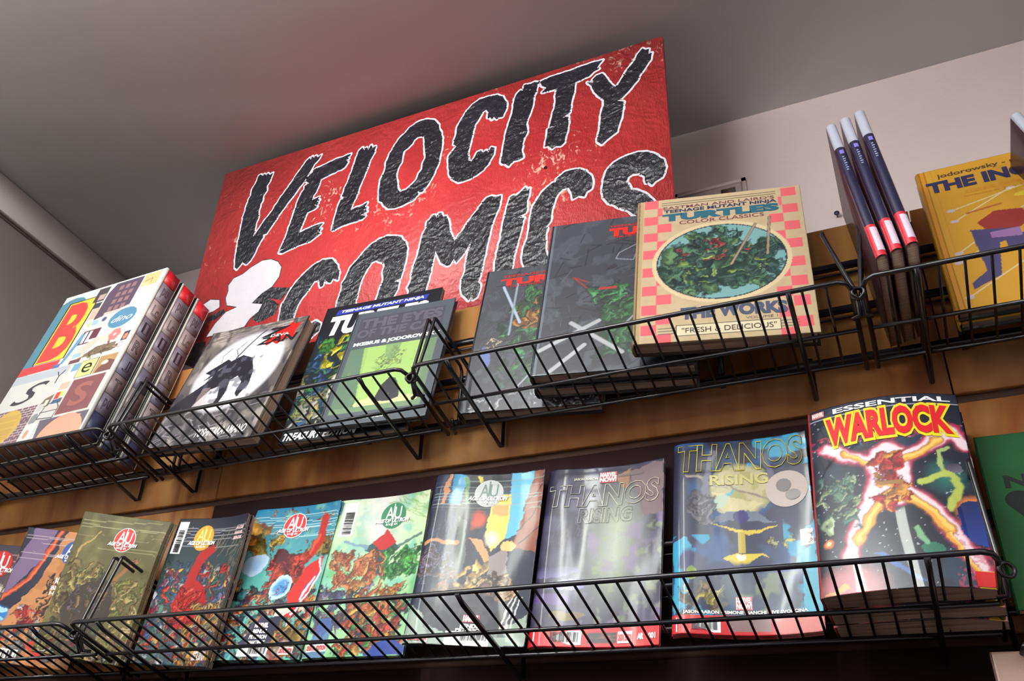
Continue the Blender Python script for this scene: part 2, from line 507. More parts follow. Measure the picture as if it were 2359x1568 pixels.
struct('trim_2', left_prism(-1.8, WY, 1.170, 1.176, .004, 0.0005), mat_plain('shadow_gap_paint', (110, 98, 92), .9))

# ------------------------------------------------------------------ slat wall panelling
def mat_wood():
    m, nt, b = nodes_of('varnished_maple_board')
    tc = nt.nodes.new('ShaderNodeTexCoord'); mp = nt.nodes.new('ShaderNodeMapping')
    mp.inputs['Scale'].default_value = (5.0, 5.0, 0.9)
    n = nt.nodes.new('ShaderNodeTexNoise'); n.inputs['Scale'].default_value = 2.2; n.inputs['Detail'].default_value = 6
    n.inputs['Distortion'].default_value = 1.6
    nt.links.new(tc.outputs['Object'], mp.inputs['Vector']); nt.links.new(mp.outputs['Vector'], n.inputs['Vector'])
    r = nt.nodes.new('ShaderNodeValToRGB')
    r.color_ramp.elements[0].position = 0.3; r.color_ramp.elements[1].position = 0.75
    r.color_ramp.elements[0].color = lin((128, 70, 36)) + (1,)
    r.color_ramp.elements[1].color = lin((178, 130, 76)) + (1,)
    nt.links.new(n.outputs['Fac'], r.inputs['Fac']); nt.links.new(r.outputs['Color'], b.inputs['Base Color'])
    b.inputs['Roughness'].default_value = 0.38
    b.inputs['Specular IOR Level'].default_value = 0.2
    return m
WOOD = mat_wood()
SHADE_WOOD = mat_plain('shade_toned_board', (42, 25, 27), 0.7, var=.12, scale=6, spec=.12)  # shade below the baskets is put into this board colour
GROOVE = mat_plain('dark_groove', (70, 42, 30), 0.7, var=0.2)
sw = thing('slat_wall', 'honey brown slatted display panelling behind the wire baskets, below the red sign', 'wall panel', mtx=Matrix.Translation(P(0, 1, FZ)))
def child(o, par):
    o.parent = par; o.matrix_parent_inverse = par.matrix_world.inverted(); return o
seams = [-1.735, -1.009, .077, 1.163, 2.2]
rows = [(.447, .7115), (.185, .4355), (-.077, .1735), (-.339, -.0885), (-.601, -.3505), (-.863, -.6125), (-1.12, -.8745)]
TH = .0165
for k in range(len(seams) - 1):
    for a, b in rows:
        p, q = bx((seams[k] + .0011, 1.0, a), (seams[k+1] - .0011, 1.0 + TH, b))
        mb = MB(); c = .0015
        # board with a small chamfer on its lower and upper front edges
        loop = [(p[1] + c, p[2]), (q[1], p[2]), (q[1], q[2]), (p[1] + c, q[2]), (p[1], q[2] - c), (p[1], p[2] + c)]
        i = 0; n = len(loop)
        mb.v = [(p[0], y, z) for y, z in loop] + [(q[0], y, z) for y, z in loop]
        mb.f = [tuple(range(n)), tuple(range(n, 2*n))[::-1]] + [(j, n+j, n+(j+1) % n, (j+1) % n) for j in range(n)]
        o = child(mb.build('board', SHADE_WOOD if ((k == 1 and a == .185) or a < .1) else WOOD), sw)
        if (k == 1 and a == .185) or a < .1: o['label'] = 'board with basket shade in its colour'
    for a, b in rows[1:]:
        p, q = bx((seams[k], 1.0 + TH*.45, b + .0002), (seams[k+1], 1.0 + TH, b + .0113))
        child(MB().box(p, q).build('groove_strip', GROOVE), sw)
backing = child(MB().box(*bx((-1.735, 1.0 + TH + .0004, -1.12), (2.2, 1.0 + TH + .008, .705))).build('backing_board', GROOVE), sw)

child(MB().box(*bx((-1.30, 1.0256, .583), (-.15, 1.060, .5995))).build('batten', SHADE_WOOD), sw)

# ------------------------------------------------------------------ painted sign
LETTERS=[[[(-1216,1294),(-1210,1295),(-1203,1289),(-1200,1294),(-1192,1287),(-1190,1293),(-1182,1285),(-1174,1289),(-1179,1262),(-1184,1253),(-1181,1237),(-1188,1226),(-1187,1210),(-1191,1202),(-1191,1179),(-1188,1160),(-1191,1149),(-1190,1127),(-1192,1109),(-1186,1116),(-1169,1147),(-1152,1170),(-1138,1198),(-1127,1215),(-1110,1242),(-1101,1260),(-1090,1277),(-1081,1292),(-1073,1299),(-1068,1292),(-1066,1301),(-1060,1295),(-1056,1300),(-1049,1293),(-1040,1297),(-1045,1285),(-1056,1274),(-1066,1251),(-1075,1231),(-1086,1217),(-1095,1202),(-1110,1182),(-1121,1165),(-1130,1151),(-1139,1134),(-1146,1121),(-1153,1109),(-1163,1109),(-1167,1107),(-1160,1102),(-1166,1091),(-1172,1076),(-1176,1060),(-1182,1046),(-1192,1037),(-1201,1044),(-1205,1048),(-1208,1041),(-1216,1031),(-1224,1038),(-1227,1055),(-1231,1090),(-1232,1117),(-1233,1134),(-1234,1159),(-1234,1189),(-1232,1214),(-1229,1234),(-1226,1238),(-1227,1259),(-1220,1273)]],[[(-1055,1258),(-1029,1262),(-997,1269),(-971,1270),(-957,1271),(-959,1265),(-964,1265),(-960,1258),(-967,1257),(-961,1248),(-968,1236),(-977,1232),(-1000,1229),(-1027,1222),(-1031,1204),(-1035,1188),(-1041,1180),(-1042,1168),(-1032,1170),(-1023,1172),(-1026,1166),(-1020,1161),(-1028,1161),(-1022,1153),(-1033,1152),(-1024,1144),(-1033,1139),(-1049,1136),(-1053,1121),(-1058,1101),(-1062,1084),(-1042,1089),(-1022,1093),(-1000,1093),(-1009,1082),(-1001,1078),(-1012,1076),(-1002,1067),(-1014,1060),(-1024,1054),(-1042,1052),(-1060,1050),(-1078,1046),(-1098,1042),(-1106,1046),(-1093,1052),(-1105,1053),(-1101,1066),(-1095,1085),(-1093,1108),(-1088,1131),(-1085,1155),(-1083,1174),(-1080,1187),(-1075,1201),(-1070,1207),(-1071,1217),(-1060,1221),(-1071,1230),(-1068,1239),(-1062,1247),(-1056,1250)]],[[(-935,1273),(-928,1279),(-922,1269),(-917,1276),(-911,1266),(-905,1278),(-900,1268),(-893,1271),(-893,1253),(-902,1234),(-906,1215),(-910,1197),(-916,1175),(-920,1159),(-924,1139),(-930,1122),(-933,1109),(-913,1110),(-892,1115),(-897,1106),(-890,1100),(-900,1099),(-889,1091),(-905,1086),(-891,1080),(-899,1074),(-920,1073),(-942,1072),(-964,1067),(-970,1066),(-963,1078),(-973,1069),(-972,1092),(-970,1108),(-967,1131),(-963,1144),(-948,1147),(-962,1153),(-958,1174),(-952,1191),(-948,1210),(-944,1231),(-941,1252)]],[[(-765,1301),(-749,1293),(-736,1274),(-733,1258),(-728,1249),(-725,1228),(-724,1204),(-727,1181),(-729,1162),(-735,1146),(-742,1127),(-751,1112),(-760,1101),(-771,1107),(-768,1099),(-777,1088),(-793,1084),(-809,1080),(-822,1079),(-837,1083),(-849,1094),(-855,1105),(-863,1110),(-865,1123),(-867,1144),(-867,1168),(-859,1189),(-859,1212),(-853,1234),(-844,1251),(-835,1268),(-823,1279),(-810,1294),(-795,1301),(-780,1303)],[(-775,1256),(-786,1258),(-794,1253),(-798,1244),(-810,1234),(-818,1229),(-819,1217),(-819,1200),(-826,1186),(-829,1172),(-825,1152),(-821,1130),(-814,1119),(-799,1120),(-786,1130),(-776,1141),(-773,1154),(-766,1163),(-766,1178),(-761,1192),(-765,1218),(-767,1238),(-771,1255)]],[[(-602,1308),(-589,1298),(-580,1279),(-580,1259),(-587,1240),(-597,1242),(-600,1238),(-607,1248),(-611,1242),(-617,1252),(-621,1251),(-620,1265),(-626,1275),(-634,1271),(-640,1258),(-649,1244),(-653,1226),(-655,1208),(-659,1186),(-662,1168),(-659,1150),(-651,1145),(-645,1153),(-640,1165),(-632,1167),(-626,1159),(-620,1163),(-614,1156),(-609,1168),(-601,1163),(-602,1147),(-612,1128),(-623,1113),(-638,1105),(-657,1100),(-679,1100),(-692,1113),(-701,1130),(-704,1154),(-705,1178),(-696,1189),(-689,1198),(-697,1206),(-693,1226),(-691,1252),(-682,1271),(-672,1288),(-659,1303),(-643,1311),(-622,1311)]],[[(-540,1311),(-534,1309),(-527,1308),(-519,1310),(-511,1306),(-514,1284),(-520,1266),(-522,1241),(-529,1218),(-534,1200),(-531,1179),(-539,1158),(-542,1137),(-538,1116),(-548,1113),(-558,1114),(-568,1104),(-576,1113),(-582,1115),(-586,1121),(-583,1144),(-579,1179),(-576,1203),(-570,1226),(-565,1250),(-562,1277),(-558,1291),(-550,1299),(-544,1296),(-542,1306)]],[[(-507,1305),(-486,1310),(-462,1309),(-442,1309),(-422,1311),(-398,1312),(-373,1310),(-380,1302),(-385,1293),(-381,1289),(-392,1286),(-402,1277),(-416,1275),(-430,1273),(-432,1256),(-436,1237),(-440,1214),(-443,1196),(-457,1188),(-445,1187),(-445,1167),(-449,1144),(-453,1124),(-460,1118),(-470,1121),(-478,1117),(-486,1127),(-493,1127),(-490,1147),(-488,1171),(-474,1172),(-484,1177),(-479,1199),(-473,1227),(-473,1252),(-469,1271),(-484,1272),(-502,1274),(-492,1283),(-502,1292),(-504,1299)]],[[(-406,1263),(-393,1257),(-395,1266),(-387,1273),(-375,1274),(-370,1266),(-361,1245),(-350,1228),(-344,1230),(-332,1250),(-322,1266),(-312,1277),(-304,1294),(-293,1307),(-287,1300),(-280,1300),(-282,1287),(-275,1287),(-278,1270),(-287,1257),(-299,1242),(-307,1225),(-317,1214),(-328,1202),(-338,1193),(-347,1190),(-334,1182),(-337,1162),(-343,1136),(-349,1113),(-360,1107),(-369,1101),(-379,1093),(-388,1103),(-385,1121),(-381,1143),(-380,1166),(-373,1188),(-373,1202),(-384,1217),(-393,1235),(-397,1249)]],[[(-960,991),(-943,971),(-936,952),(-936,933),(-949,940),(-954,931),(-961,934),(-969,943),(-971,928),(-977,926),(-984,945),(-995,945),(-1002,934),(-1012,919),(-1023,905),(-1029,889),(-1033,870),(-1035,856),(-1030,844),(-1016,835),(-999,840),(-983,844),(-975,847),(-961,838),(-962,822),(-977,811),(-999,806),(-1033,813),(-1058,832),(-1069,851),(-1069,871),(-1069,905),(-1060,924),(-1050,944),(-1040,958),(-1025,972),(-1005,987),(-984,995)]],[[(-815,1008),(-798,1001),(-785,983),(-779,967),(-780,943),(-783,920),(-787,900),(-801,896),(-789,892),(-791,876),(-799,860),(-806,845),(-823,832),(-851,825),(-884,829),(-911,843),(-929,866),(-928,885),(-923,906),(-924,924),(-916,938),(-911,955),(-897,970),(-883,987),(-869,1000),(-850,1009),(-831,1012)],[(-859,956),(-850,958),(-835,949),(-831,954),(-827,938),(-830,924),(-826,907),(-831,889),(-834,873),(-838,856),(-852,846),(-873,847),(-884,860),(-885,875),(-882,894),(-879,917),(-875,928),(-869,942)]],[[(-741,1021),(-736,1024),(-732,1029),(-729,1034),(-723,1032),(-718,1021),(-715,1023),(-716,1035),(-710,1034),(-705,1023),(-698,1023),(-693,1012),(-690,1001),(-687,981),(-678,963),(-674,956),(-664,971),(-651,989),(-640,1006),(-628,1019),(-618,1034),(-611,1041),(-602,1042),(-593,1037),(-581,1037),(-583,1015),(-591,991),(-598,972),(-601,949),(-606,924),(-609,902),(-613,880),(-615,862),(-619,850),(-614,844),(-615,829),(-619,818),(-627,814),(-631,821),(-636,815),(-642,823),(-649,830),(-653,844),(-653,861),(-647,880),(-647,896),(-644,915),(-640,933),(-638,946),(-647,931),(-658,915),(-667,905),(-673,915),(-681,903),(-688,903),(-699,912),(-706,925),(-715,946),(-716,934),(-720,915),(-721,895),(-724,880),(-729,857),(-736,836),(-740,822),(-750,816),(-767,825),(-769,844),(-764,865),(-769,874),(-763,888),(-762,909),(-758,929),(-753,952),(-750,975),(-746,998),(-740,1007)]],[[(-562,1026),(-556,1029),(-549,1026),(-542,1031),(-537,1035),(-531,1041),(-527,1032),(-522,1036),(-523,1022),(-527,1007),(-526,986),(-529,979),(-545,974),(-531,969),(-536,950),(-539,933),(-543,915),(-548,894),(-551,874),(-553,855),(-560,838),(-568,825),(-580,836),(-588,853),(-586,879),(-584,904),(-578,930),(-575,960),(-571,983),(-568,1003),(-565,1015)]],[[(-425,1050),(-410,1040),(-400,1025),(-398,1008),(-400,996),(-410,991),(-414,982),(-424,987),(-436,983),(-439,1000),(-444,1012),(-456,1012),(-467,1001),(-472,986),(-477,965),(-480,944),(-488,935),(-485,930),(-488,915),(-488,895),(-486,876),(-475,854),(-460,846),(-449,851),(-436,857),(-432,837),(-449,818),(-473,813),(-501,824),(-522,847),(-532,873),(-531,897),(-524,919),(-520,944),(-519,967),(-514,991),(-502,1010),(-491,1023),(-477,1033),(-470,1033),(-467,1042),(-453,1051),(-439,1052)]],[[(-295,1046),(-279,1033),(-267,1019),(-264,998),(-271,980),(-284,975),(-290,969),(-296,977),(-301,976),(-302,991),(-311,1002),(-324,1004),(-332,1000),(-336,990),(-328,971),(-314,963),(-302,953),(-290,936),(-279,915),(-277,892),(-287,873),(-306,864),(-329,867),(-352,880),(-364,897),(-358,905),(-345,897),(-330,891),(-317,897),(-318,910),(-326,916),(-338,929),(-353,940),(-369,953),(-379,971),(-380,990),(-376,1013),(-371,1028),(-357,1042),(-344,1047),(-327,1050),(-311,1051)]]]
WHITE_PATCH=[[[(-1226,977),(-1230,992),(-1219,1008),(-1196,1013),(-1175,1026),(-1148,1036),(-1124,1033),(-1103,1021),(-1091,1005),(-1092,980),(-1106,959),(-1129,949),(-1152,929),(-1185,927),(-1221,940),(-1229,960)]],[[(-1219,922),(-1190,929),(-1152,929),(-1122,920),(-1128,904),(-1148,891),(-1158,874),(-1213,871),(-1258,870),(-1242,899)]],[[(-1290,958),(-1272,966),(-1246,959),(-1241,940),(-1256,933),(-1273,932)]],[[(-1302,813),(-1277,802),(-1280,797),(-1303,793)]]]
BLACK_PATCH=[[[(-1120,961),(-1053,944),(-1075,919),(-1104,930),(-1077,909),(-1081,887),(-1121,875),(-1143,888),(-1120,919),(-1150,928)]],[[(-1266,909),(-1265,921),(-1229,933),(-1219,922),(-1245,910)]],[[(-1284,860),(-1255,859),(-1253,818),(-1273,803),(-1294,812),(-1296,833)]]]
def mat_sign(name, c0, c1, scr, rough, amount, bump):
    m, nt, b = nodes_of(name)
    tc = nt.nodes.new('ShaderNodeTexCoord')
    def noise(scale, detail=5, mp=None, dist=0.0):
        n = nt.nodes.new('ShaderNodeTexNoise'); n.inputs['Scale'].default_value = scale; n.inputs['Detail'].default_value = detail
        n.inputs['Distortion'].default_value = dist
        if mp:
            q = nt.nodes.new('ShaderNodeMapping'); q.inputs['Scale'].default_value = mp
            nt.links.new(tc.outputs['Object'], q.inputs['Vector']); nt.links.new(q.outputs['Vector'], n.inputs['Vector'])
        else: nt.links.new(tc.outputs['Object'], n.inputs['Vector'])
        return n
    n1 = noise(9)
    r = nt.nodes.new('ShaderNodeValToRGB'); r.color_ramp.elements[0].position = .35; r.color_ramp.elements[1].position = .68
    r.color_ramp.elements[0].color = lin(c0) + (1,); r.color_ramp.elements[1].color = lin(c1) + (1,)
    nt.links.new(n1.outputs['Fac'], r.inputs['Fac'])
    # scuffs where the board shows through
    n2 = noise(85, 8, (1, 1, .7), 1.2); n3 = noise(5, 3)
    mul = nt.nodes.new('ShaderNodeMath'); mul.operation = 'MULTIPLY'
    nt.links.new(n2.outputs['Fac'], mul.inputs[0]); nt.links.new(n3.outputs['Fac'], mul.inputs[1])
    r2 = nt.nodes.new('ShaderNodeValToRGB'); r2.color_ramp.elements[0].position = amount; r2.color_ramp.elements[1].position = amount + .07
    nt.links.new(mul.outputs[0], r2.inputs['Fac'])
    mx = nt.nodes.new('ShaderNodeMix'); mx.data_type = 'RGBA'
    nt.links.new(r2.outputs['Color'], mx.inputs[0]); nt.links.new(r.outputs['Color'], mx.inputs[6]); mx.inputs[7].default_value = lin(scr) + (1,)
    nt.links.new(mx.outputs[2], b.inputs['Base Color'])
    b.inputs['Roughness'].default_value = rough; b.inputs['Specular IOR Level'].default_value = .8
    # pressed wood flakes under the paint
    vo = nt.nodes.new('ShaderNodeTexVoronoi'); vo.inputs['Scale'].default_value = 70; vo.inputs['Randomness'].default_value = 1
    q = nt.nodes.new('ShaderNodeMapping'); q.inputs['Scale'].default_value = (.5, 1, 1.0); q.inputs['Rotation'].default_value = (0, .9, 0)
    nd = noise(12, 3)
    mx2 = nt.nodes.new('ShaderNodeMix'); mx2.data_type = 'VECTOR'; mx2.inputs[0].default_value = .12
    nt.links.new(tc.outputs['Object'], mx2.inputs[4]); nt.links.new(nd.outputs['Color'], mx2.inputs[5])
    nt.links.new(mx2.outputs[1], q.inputs['Vector']); nt.links.new(q.outputs['Vector'], vo.inputs['Vector'])
    n5 = noise(160, 4, (1, 1, .5), 1.5)
    ad = nt.nodes.new('ShaderNodeMath'); ad.operation = 'ADD'
    nt.links.new(vo.outputs['Distance'], ad.inputs[0]); nt.links.new(n5.outputs['Fac'], ad.inputs[1])
    bp = nt.nodes.new('ShaderNodeBump'); bp.inputs['Strength'].default_value = bump; bp.inputs['Distance'].default_value = .004
    nt.links.new(ad.outputs[0], bp.inputs['Height']); nt.links.new(bp.outputs['Normal'], b.inputs['Normal'])
    return m
RED = mat_sign('weathered_red_paint', (162, 36, 38), (182, 50, 50), (214, 170, 150), .48, .352, .35)
BLK = mat_sign('black_sign_paint', (15, 17, 25), (24, 26, 34), (80, 82, 70), .30, .50, .6)
WHT = mat_sign('white_sign_paint', (170, 167, 174), (184, 181, 184), (200, 180, 170), .5, .52, .2)
sg = thing('painted_sign', 'large red hand-painted board lettered VELOCITY COMICS standing up behind the top of the slat wall', 'sign', mtx=Matrix.Translation(P(-.73, 1.045, .60)))
SY = 1.040                    # front face of the sign
q = [P(-1.1815*SY, 1, .60), P(-.2268*SY, 1, .60), P(-.2253*SY, 1, 1.1764*SY), P(-1.179*SY, 1, 1.1881*SY)]
fy = SY*D; by = fy + .012
mb = MB(); mb.v = [(p.x, fy, p.z) for p in q] + [(p.x, by, p.z) for p in q]
mb.f = [(0, 1, 2, 3), (7, 6, 5, 4)] + [(k, k+4, (k+1) % 4 + 4, (k+1) % 4) for k in range(4)]
o = child(mb.build('board', RED), sg); o.name = 'sign_board'
def filled(name, loops, m, lift):
    cu = bpy.data.curves.new('t', 'CURVE'); cu.dimensions = '2D'; cu.fill_mode = 'BOTH'
    for lp in loops:
        s = cu.splines.new('POLY'); s.points.add(len(lp) - 1); s.use_cyclic_u = True
        for k, (x, z) in enumerate(lp): s.points[k].co = (x*SY/1000, z*SY/1000, 0, 1)
    ob = bpy.data.objects.new('t', cu); scene.collection.objects.link(ob)
    me = bpy.data.meshes.new_from_object(ob.evaluated_get(bpy.context.evaluated_depsgraph_get()))
    v = [(p.co.x, fy - lift, p.co.y + EYE) for p in me.vertices]; f = [tuple(p.vertices) for p in me.polygons]
    bpy.data.objects.remove(ob); bpy.data.curves.remove(cu); bpy.data.meshes.remove(me)
    return child(mesh_obj(name, v, f, m), sg)
def stroked(name, loops, wdt, m, lift, seed=0):
    mb = MB(); r = random.Random(seed)
    for lp in loops:
        lp = [(x*SY, z*SY) for x, z in lp]; n = len(lp)
        for k in range(n):
            x0, z0 = lp[k]; x1, z1 = lp[(k+1) % n]; dx, dz = x1-x0, z1-z0; L = math.hypot(dx, dz) or 1
            w = wdt*r.uniform(.85, 1.2); nx, nz = -dz/L*w, dx/L*w; i = len(mb.v)
            for a, b in ((x0+nx, z0+nz), (x1+nx, z1+nz), (x1-nx, z1-nz), (x0-nx, z0-nz)): mb.v.append((a/1000, fy - lift, b/1000 + EYE))
            mb.f.append((i, i+1, i+2, i+3)); i = len(mb.v)
            for t in range(8): mb.v.append((x0/1000 + w/1000*math.cos(t*math.pi/4), fy - lift*(1.0 + .02), z0/1000 + w/1000*math.sin(t*math.pi/4) + EYE))
            mb.f.append(tuple(range(i, i+8)))
    return child(mb.build(name, m), sg)
def jag(loops, seed):
    r = random.Random(seed); out = []
    for lp in loops:
        o = []; n = len(lp)
        for k in range(n):
            x0, z0 = lp[k]; x1, z1 = lp[(k+1) % n]; o.append((x0, z0)); L = math.hypot(x1-x0, z1-z0)
            if L > 14:
                for t in range(1, int(L//9) + 1):
                    f = t/(int(L//9) + 1); o.append((x0 + (x1-x0)*f + r.uniform(-1, 1), z0 + (z1-z0)*f + r.uniform(-1, 1)))
        out.append(o)
    return out
for k, loops in enumerate(LETTERS):
    lp = jag(loops, k)
    stroked('letter_outline', lp, 4.2, WHT, .0003, k)
    filled('painted_letter', lp, BLK, .0006)
for k, loops in enumerate(BLACK_PATCH):
    filled('black_paint_patch', loops, BLK, .00024 + .00001*k)
for k, loops in enumerate(WHITE_PATCH):
    stroked('patch_outline', loops, 1.6, BLK, .00028 + .00002*k, k)
    filled('white_paint_patch', loops, WHT, .00032 + .00002*k)
mb = MB()
p = P(-.436*SY, SY, .955*SY); mb.tube([(p.x, fy - .0015, p.z), (p.x, fy + .001, p.z)], .0035, 10)
child(mb.build('screw_head', mat_plain('dark_steel', (40, 34, 32), .4, metal=.8)), sg)

# thumbtack, pushed into the wall above the panelling, and the sheet holder
tk = thing('push_pin', 'small dark push pin stuck in the pale wall above the slat wall', 'pin', mtx=Matrix.Translation(P(-.0079*WY, WY, .7315*WY)))
p = P(-.0079*WY, WY, .7255*WY)
PIN = mat_plain('dark_pin_plastic', (40, 34, 50), .35)
for a, b, r, nm in ((0, .012, .0012, 'shaft'), (.010, .013, .0052, 'cap')):
    mb = MB(); mb.tube([(p.x, p.y - a, p.z + a*.2), (p.x, p.y - b, p.z + b*.2)], r, 12)
    child(mb.build(nm, PIN), tk)
hd = thing('sign_holder', 'clear wall-mounted sheet holder half hidden behind the kraft-brown book', 'sign holder', mtx=Matrix.Translation(P(-.18, WY, .98)))
HOLD = mat_plain('pale_plastic', (198, 183, 178), .35, var=.02)
x0, x1, zt = -.1194*WY, -.30, .8282*WY
mb = MB()
for a, b in (((x0 - .008, .0, zt - .2), (x0, .0, zt)), ((x1, .0, zt - .008), (x0, .0, zt)), ((x1, 0, zt - .2), (x1 + .008, 0, zt))):
    u, v = bx((a[0], WY - .006, a[2]), (b[0], WY - .0005, b[2])); mb.box(u, v)
child(mb.build('frame', HOLD), hd)
u, v = bx((x1 + .008, WY - .003, zt - .2), (x0 - .008, WY - .0012, zt - .008))
child(MB().box(u, v).build('sheet', HOLD), hd)
u, v = bx((-.1557*WY, WY - .0042, .8075*WY), (-.1353*WY, WY - .0031, .8165*WY))
child(MB().box(u, v).build('printed_strip', mat_plain('grey_brown_print', (96, 80, 68), .6)), hd)

# ------------------------------------------------------------------ wire baskets
ROW = [dict(top=(.825, .515), r2=(.892, .4967), r3=(.9416, .481), wall=(.994, .464), bars=(.648, .583, .5125)),
       dict(top=(.818, .218), r2=(.890, .194), r3=(.940, .1773), wall=(.994, .159), bars=(.305, .255, .205))]
BY = .987
def basket(row, xa, xb, brackets, label, group, guards=(True, True), nw=None, lean=(0, 0)):
    R = ROW[row]; yt, zt = R['top']; yw, zw = R['wall']
    sl = (zw - zt) / (yw - yt)
    tz = lambda y: zt + sl*(y - yt)
    base = P((xa + xb)/2, .9, tz(.9)); bk = thing('wire_basket', label, 'basket', group, Matrix.Translation(base))
    # outer rim: back along both sides, rounded at the front corners
    c = .012; ye = .958
    pts = [(xa, ye, tz(ye)), (xa, yt + c, tz(yt + c)), (xa + c*.3, yt + c*.3, tz(yt + c*.3)), (xa + c, yt, zt),
           (xb - c, yt, zt), (xb - c*.3, yt + c*.3, tz(yt + c*.3)), (xb, yt + c, tz(yt + c)), (xb, ye, tz(ye))]
    child(MB().tube([P(*p) for p in pts], .0032, 10).build('front_rim', WIRE, smooth=True), bk)
    for key in ('r2', 'r3'):
        y, z = R[key]
        child(MB().tube([P(xa + .002, y, tz(y) - .0040), P(xb - .002, y, tz(y) - .0040)], .0028, 8).build('support_rail', WIRE, smooth=True), bk)
    n = nw or int(round((xb - xa) / .0243)); step = (xb - xa) / n; me = None
    y3 = R['r3'][0]
    for k in range(1, n):
        x = xa + k*step
        if me is None:
            a = P(0, yt, zt) - P(0, yt, zt); b = P(0, y3 + .004, tz(y3 + .004)) - P(0, yt, zt)
            o = MB().tube([a, b], .0017, 8).build('tray_wire', WIRE, smooth=True); me = o.data
        else:
            o = bpy.data.objects.new('tray_wire', me); scene.collection.objects.link(o)
        o.location = P(x, yt, zt) - base + Vector((0, 0, .0008)); o.parent = bk
    for x in brackets:
        d = -.0060
        pts = [(x, yt - .002, zt + d + .004), (x, yt + .012, tz(yt + .012) + d), (x, yw - .006, tz(yw - .006) + d), (x, yw, tz(yw) + d + .004), (x, yw, R['bars'][2]*BY + .012)]
        child(MB().tube([P(*p) for p in pts], .0032, 8).build('bracket', WIRE, smooth=True), bk)
    for side, on in zip((0, 1), guards):
        if not on: continue
        X = xa if side == 0 else xb; s = -1 if side == 0 else 1; XA = X + lean[side]
        foot = (.846, tz(.846)); dz = -.3 if row else 0.0
        ap = (.876, .617 + dz + (.004 if row else 0)); bb = (.983, .592 + dz)
        pts = [(X - s*.004, foot[0] + .016, foot[1] - .020), (X + s*.004, foot[0] + .010, foot[1] - .020), (X + s*.004, foot[0], foot[1] - .006), (X + s*.002, foot[0] + .001, foot[1] + .01),
               (XA, ap[0] - .001, ap[1] - .004), (XA, ap[0], ap[1]), (XA, ap[0] + .003, ap[1] + .001), (X, bb[0] - .006, bb[1] + .002), (X, bb[0], bb[1] - .006), (X, bb[0], R['bars'][2]*BY - .004),
               (X, bb[0] - .012, R['bars'][2]*BY - .012), (X, bb[0] - .020, R['bars'][2]*BY - .004)]
        child(MB().tube([P(*p) for p in pts], .0028, 8).build('end_guard', WIRE, smooth=True), bk)
        # little closed ring that ties the guard to the rim
        cx = P(X + s*.006, .84, tz(.84) - .004); ring = [cx + Vector((s*.007*math.cos(t), .004*math.cos(t), .007*math.sin(t))) for t in [2*math.pi*k/14 for k in range(14)]]
        child(MB().tube(ring, .0022, 6, closed=True).build('tie_ring', WIRE, smooth=True), bk)
    return bk

basket(0, -1.643, -1.103, (-1.576, -1.176), 'black wire basket at the left edge, holding the white boxes', 'upper wire baskets')
basket(0, -1.090, -.558, (-1.050, -.624), 'black wire basket holding the painted moon book and the grey and green book', 'upper wire baskets')
basket(0, -.547, -.007, (-.491, -.070), 'black wire basket holding the kraft-brown checked book', 'upper wire baskets', lean=(0, -.020))
basket(0, .005, .545, (.058, .50), 'black wire basket at the right, holding the yellow book and three upright spines', 'upper wire baskets', lean=(.008, 0))
basket(1, -2.10, -1.055, (-1.98, -1.11), 'black wire basket low at the left edge under the blue-badged comic', 'lower wire baskets', guards=(False, True), nw=46)
basket(1, -1.040, .066, (-.985, -.45, .012), 'long black wire basket along the bottom holding seven comics and the thick paperback', 'lower wire baskets', nw=49)

for row, (x0, x1), lab in ((0, (-1.70, .60), 'black metal hanging rails behind the upper baskets'), (1, (-1.70, .60), 'black metal hanging rails behind the lower baskets')):
    R = ROW[row]
    hr = thing('hanging_rails', lab, 'rail', mtx=Matrix.Translation(P(0, BY, R['bars'][2]*BY)))
    for k, rr in enumerate(R['bars']):
        zz = rr*BY; o = MB().box(*bx((x0, BY - .0030, zz - .0042), (x1, BY + .0030, zz + .0042))).build('bar', WIRE)
        child(o, hr)
        if k < 2:
            child(MB().tube([P(x0, BY - .002, zz - .0135), P(x1, BY - .002, zz - .0135)], .0016, 6).build('thin_rail', WIRE), hr)
    for x in (-1.62, -1.32, -1.02, -.72, -.35, -.18, .10, .42):
        child(MB().box(*bx((x - .003, BY + .002, R['bars'][2]*BY - .006), (x + .003, 1.0 - .0004, R['bars'][0]*BY + .006))).build('standoff', WIRE), hr)

# ------------------------------------------------------------------ books and boxes in the upper baskets
NV = (24, 24, 34)
